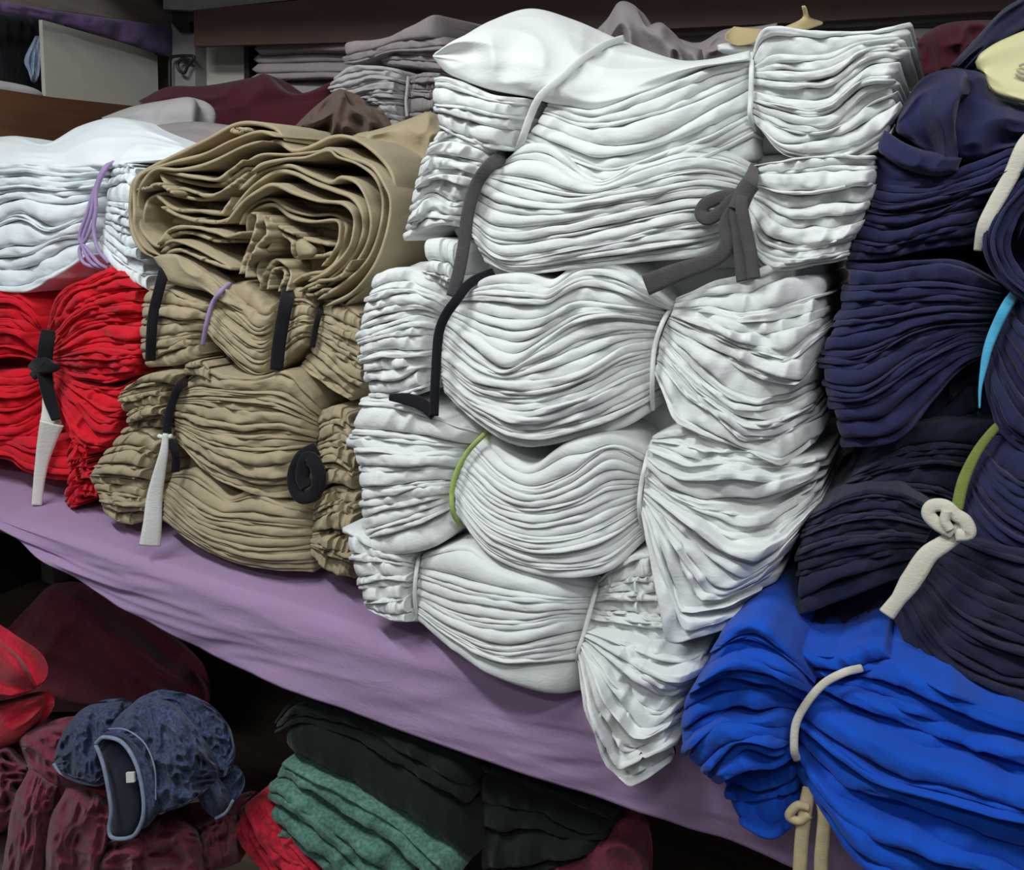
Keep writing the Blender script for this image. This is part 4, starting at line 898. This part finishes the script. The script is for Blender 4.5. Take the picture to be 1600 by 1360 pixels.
mg = [([[(-60, 860), (20, 800), (90, 850), (130, 900)], [(-60, 960), (40, 960), (120, 960)], [(-60, 1200), (20, 1180), (90, 1080)]], -.06, [(9, 6, .02)], 'crinkled wine velour garment at lower left edge'),
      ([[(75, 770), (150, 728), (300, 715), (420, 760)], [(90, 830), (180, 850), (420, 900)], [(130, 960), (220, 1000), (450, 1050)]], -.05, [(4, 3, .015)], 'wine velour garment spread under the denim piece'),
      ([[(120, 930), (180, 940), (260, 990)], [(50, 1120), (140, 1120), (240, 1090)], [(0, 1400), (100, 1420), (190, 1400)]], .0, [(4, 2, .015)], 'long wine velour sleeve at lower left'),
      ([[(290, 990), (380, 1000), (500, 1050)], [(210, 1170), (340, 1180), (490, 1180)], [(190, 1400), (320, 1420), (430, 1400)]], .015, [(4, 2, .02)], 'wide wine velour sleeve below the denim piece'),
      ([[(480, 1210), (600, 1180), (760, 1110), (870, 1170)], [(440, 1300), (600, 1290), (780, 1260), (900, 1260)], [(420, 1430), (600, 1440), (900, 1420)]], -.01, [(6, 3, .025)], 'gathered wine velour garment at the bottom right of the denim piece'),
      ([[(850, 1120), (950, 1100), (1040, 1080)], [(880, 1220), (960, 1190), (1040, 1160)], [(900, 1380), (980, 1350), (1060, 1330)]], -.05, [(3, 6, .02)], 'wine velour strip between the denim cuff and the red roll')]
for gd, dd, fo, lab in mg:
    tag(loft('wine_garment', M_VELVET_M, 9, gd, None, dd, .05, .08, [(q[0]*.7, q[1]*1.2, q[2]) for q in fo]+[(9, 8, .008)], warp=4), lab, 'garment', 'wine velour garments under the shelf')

dn = thing('denim_garment', 'crumpled dark denim garment with a pale-edged waistband on the wine velour heap', 'garment', base((230, 1300), .0))
flp = loft('flap', M_DENIM, 9, [[(235, 880), (260, 790), (320, 690), (400, 630), (540, 615)], [(240, 890), (330, 830), (430, 760), (540, 720)], [(250, 915), (340, 940), (430, 950), (520, 880)], [(260, 925), (350, 965), (430, 985), (500, 960)]], dn, .02, .05, .06, [(5, 4, .014), (14, 10, .006)], nu=90, nv=60)
loft('body', M_DENIM, 9, [[(430, 780), (500, 690), (620, 595), (700, 605), (790, 640), (880, 740), (950, 860)], [(470, 790), (560, 760), (680, 760), (800, 790), (960, 900)], [(500, 900), (600, 880), (720, 920), (850, 940), (960, 950)], [(520, 1100), (600, 1080), (720, 1090), (820, 1060), (940, 980)], [(560, 1190), (630, 1170), (690, 1100), (800, 1070), (930, 1000)]],
     dn, .04, .07, .08, [(5, 5, .016), (14, 12, .008)], nu=110, nv=90, warp=3)
cff = loft('cuff', M_DENIM, 9, [[(840, 960), (900, 930), (960, 940)], [(870, 1030), (950, 1010), (1005, 1000)], [(900, 1090), (960, 1130), (1032, 1050)]], dn, .03, .04, .05, [(4, 3, .012)])
wbd = loft('waistband', M_DENIM, 9, [[(425, 800), (470, 750), (560, 770), (640, 850), (690, 960), (700, 1060), (650, 1170)], [(430, 810), (465, 780), (540, 800), (590, 880), (625, 1000), (625, 1120), (590, 1200)]], dn, .115, .015, .03, [(4, 1, .004)])
lin = loft('lining', M_DENIMIN, 9, [[(440, 820), (470, 785), (540, 800), (595, 880)], [(470, 940), (520, 920), (580, 920), (622, 1000)], [(490, 1080), (540, 1060), (600, 1080), (628, 1120)], [(490, 1180), (510, 1212), (560, 1212), (595, 1200)]], dn, .105, .015, .03)
tie('stitched_edge', M_STITCH, wbd, 9, [(424, 800), (462, 772), (540, 795), (598, 880), (630, 1000), (634, 1120), (592, 1208), (505, 1220), (483, 1180), (492, 1090), (470, 950), (450, 870), (424, 805)], .0032, .0032, d=.135, M=140)
tie('stitched_edge', M_STITCH, wbd, 9, [(480, 735), (560, 740), (640, 800), (685, 910), (690, 1050)], .0012, .0012, d=.132, M=80)
tie('stitched_edge', M_STITCH, flp, 9, [(238, 890), (270, 930), (340, 965), (430, 982), (480, 960)], .003, .003, d=.045, M=60)
tie('stitched_edge', M_STITCH, cff, 9, [(955, 1132), (1000, 1105), (1032, 1052)], .0025, .0025, d=.06, M=30)
lb = g(9, [(557, 930), (592, 928), (594, 972), (559, 974)])
slab('care_label', M_TAG, P(np.array(lb), .132), (0, .003, 0), lin)

rr = thing('red_garment', 'red velour garment rolled in tight folds beside the green stack', 'garment', base((410, 1360), -.03))
section(rr, M_VELVET_R, 10, [[(100, 455), (150, 540), (220, 640), (330, 760)], [(50, 470), (90, 580), (160, 680), (260, 780)], [(0, 560), (30, 640), (90, 720), (150, 800)]], [4, 5], d=-.065, bu=.03, amp=.004, back=.12, shelf=False)
gr = [([[(150, 330), (290, 395), (540, 535), (700, 670), (800, 760)], [(150, 385), (280, 450), (500, 590), (640, 700), (740, 790)]], 'topmost green velour garment of the folded stack'),
      ([[(105, 390), (230, 470), (400, 590), (560, 690), (640, 760)], [(100, 460), (220, 525), (350, 630), (480, 740), (560, 800)]], 'middle green velour garment of the folded stack'),
      ([[(110, 485), (250, 575), (420, 720), (520, 820)], [(130, 580), (250, 650), (360, 760), (440, 850)]], 'lowest green velour garment of the folded stack')]
for i, (gd, lab) in enumerate(gr):
    t_ = thing('green_garment', lab, 'garment', base((560, 1300+i*20), -.04), 'folded green velour garments')
    section(t_, M_GREEN, 10, gd, [2], d=-.04+.0*i, bu=.015, bv=.01, amp=.004, back=.22, jit=.012, shelf=False)
bk = [([[(150, 200), (230, 110), (400, 130), (620, 230), (840, 330)], [(140, 300), (300, 360), (500, 470), (700, 600), (860, 720)]], [4], -.07, 'black velvet garment in pile above green stack', 'black garments above the green stack'),
      ([[(840, 330), (1000, 390), (1200, 470), (1360, 530)], [(860, 480), (1000, 520), (1180, 570), (1330, 600)], [(860, 760), (1000, 740), (1150, 700), (1300, 640)]], [3, 3], -.12, 'black velvet garment in pile right of green stack', 'black garments right of the green stack')]
for gd, ns_, dd, lab, grp in bk:
    t_ = thing('black_garment_pile', lab, 'garments', base((760, 1360), dd))
    section(t_, M_BLACKV, 10, gd, ns_, d=dd, bu=.03, bv=.02, amp=.004, back=.25, jit=.01, name='folded_garment', shelf=False)
    split(t_, 'black_garment', lab, 'garment', grp)
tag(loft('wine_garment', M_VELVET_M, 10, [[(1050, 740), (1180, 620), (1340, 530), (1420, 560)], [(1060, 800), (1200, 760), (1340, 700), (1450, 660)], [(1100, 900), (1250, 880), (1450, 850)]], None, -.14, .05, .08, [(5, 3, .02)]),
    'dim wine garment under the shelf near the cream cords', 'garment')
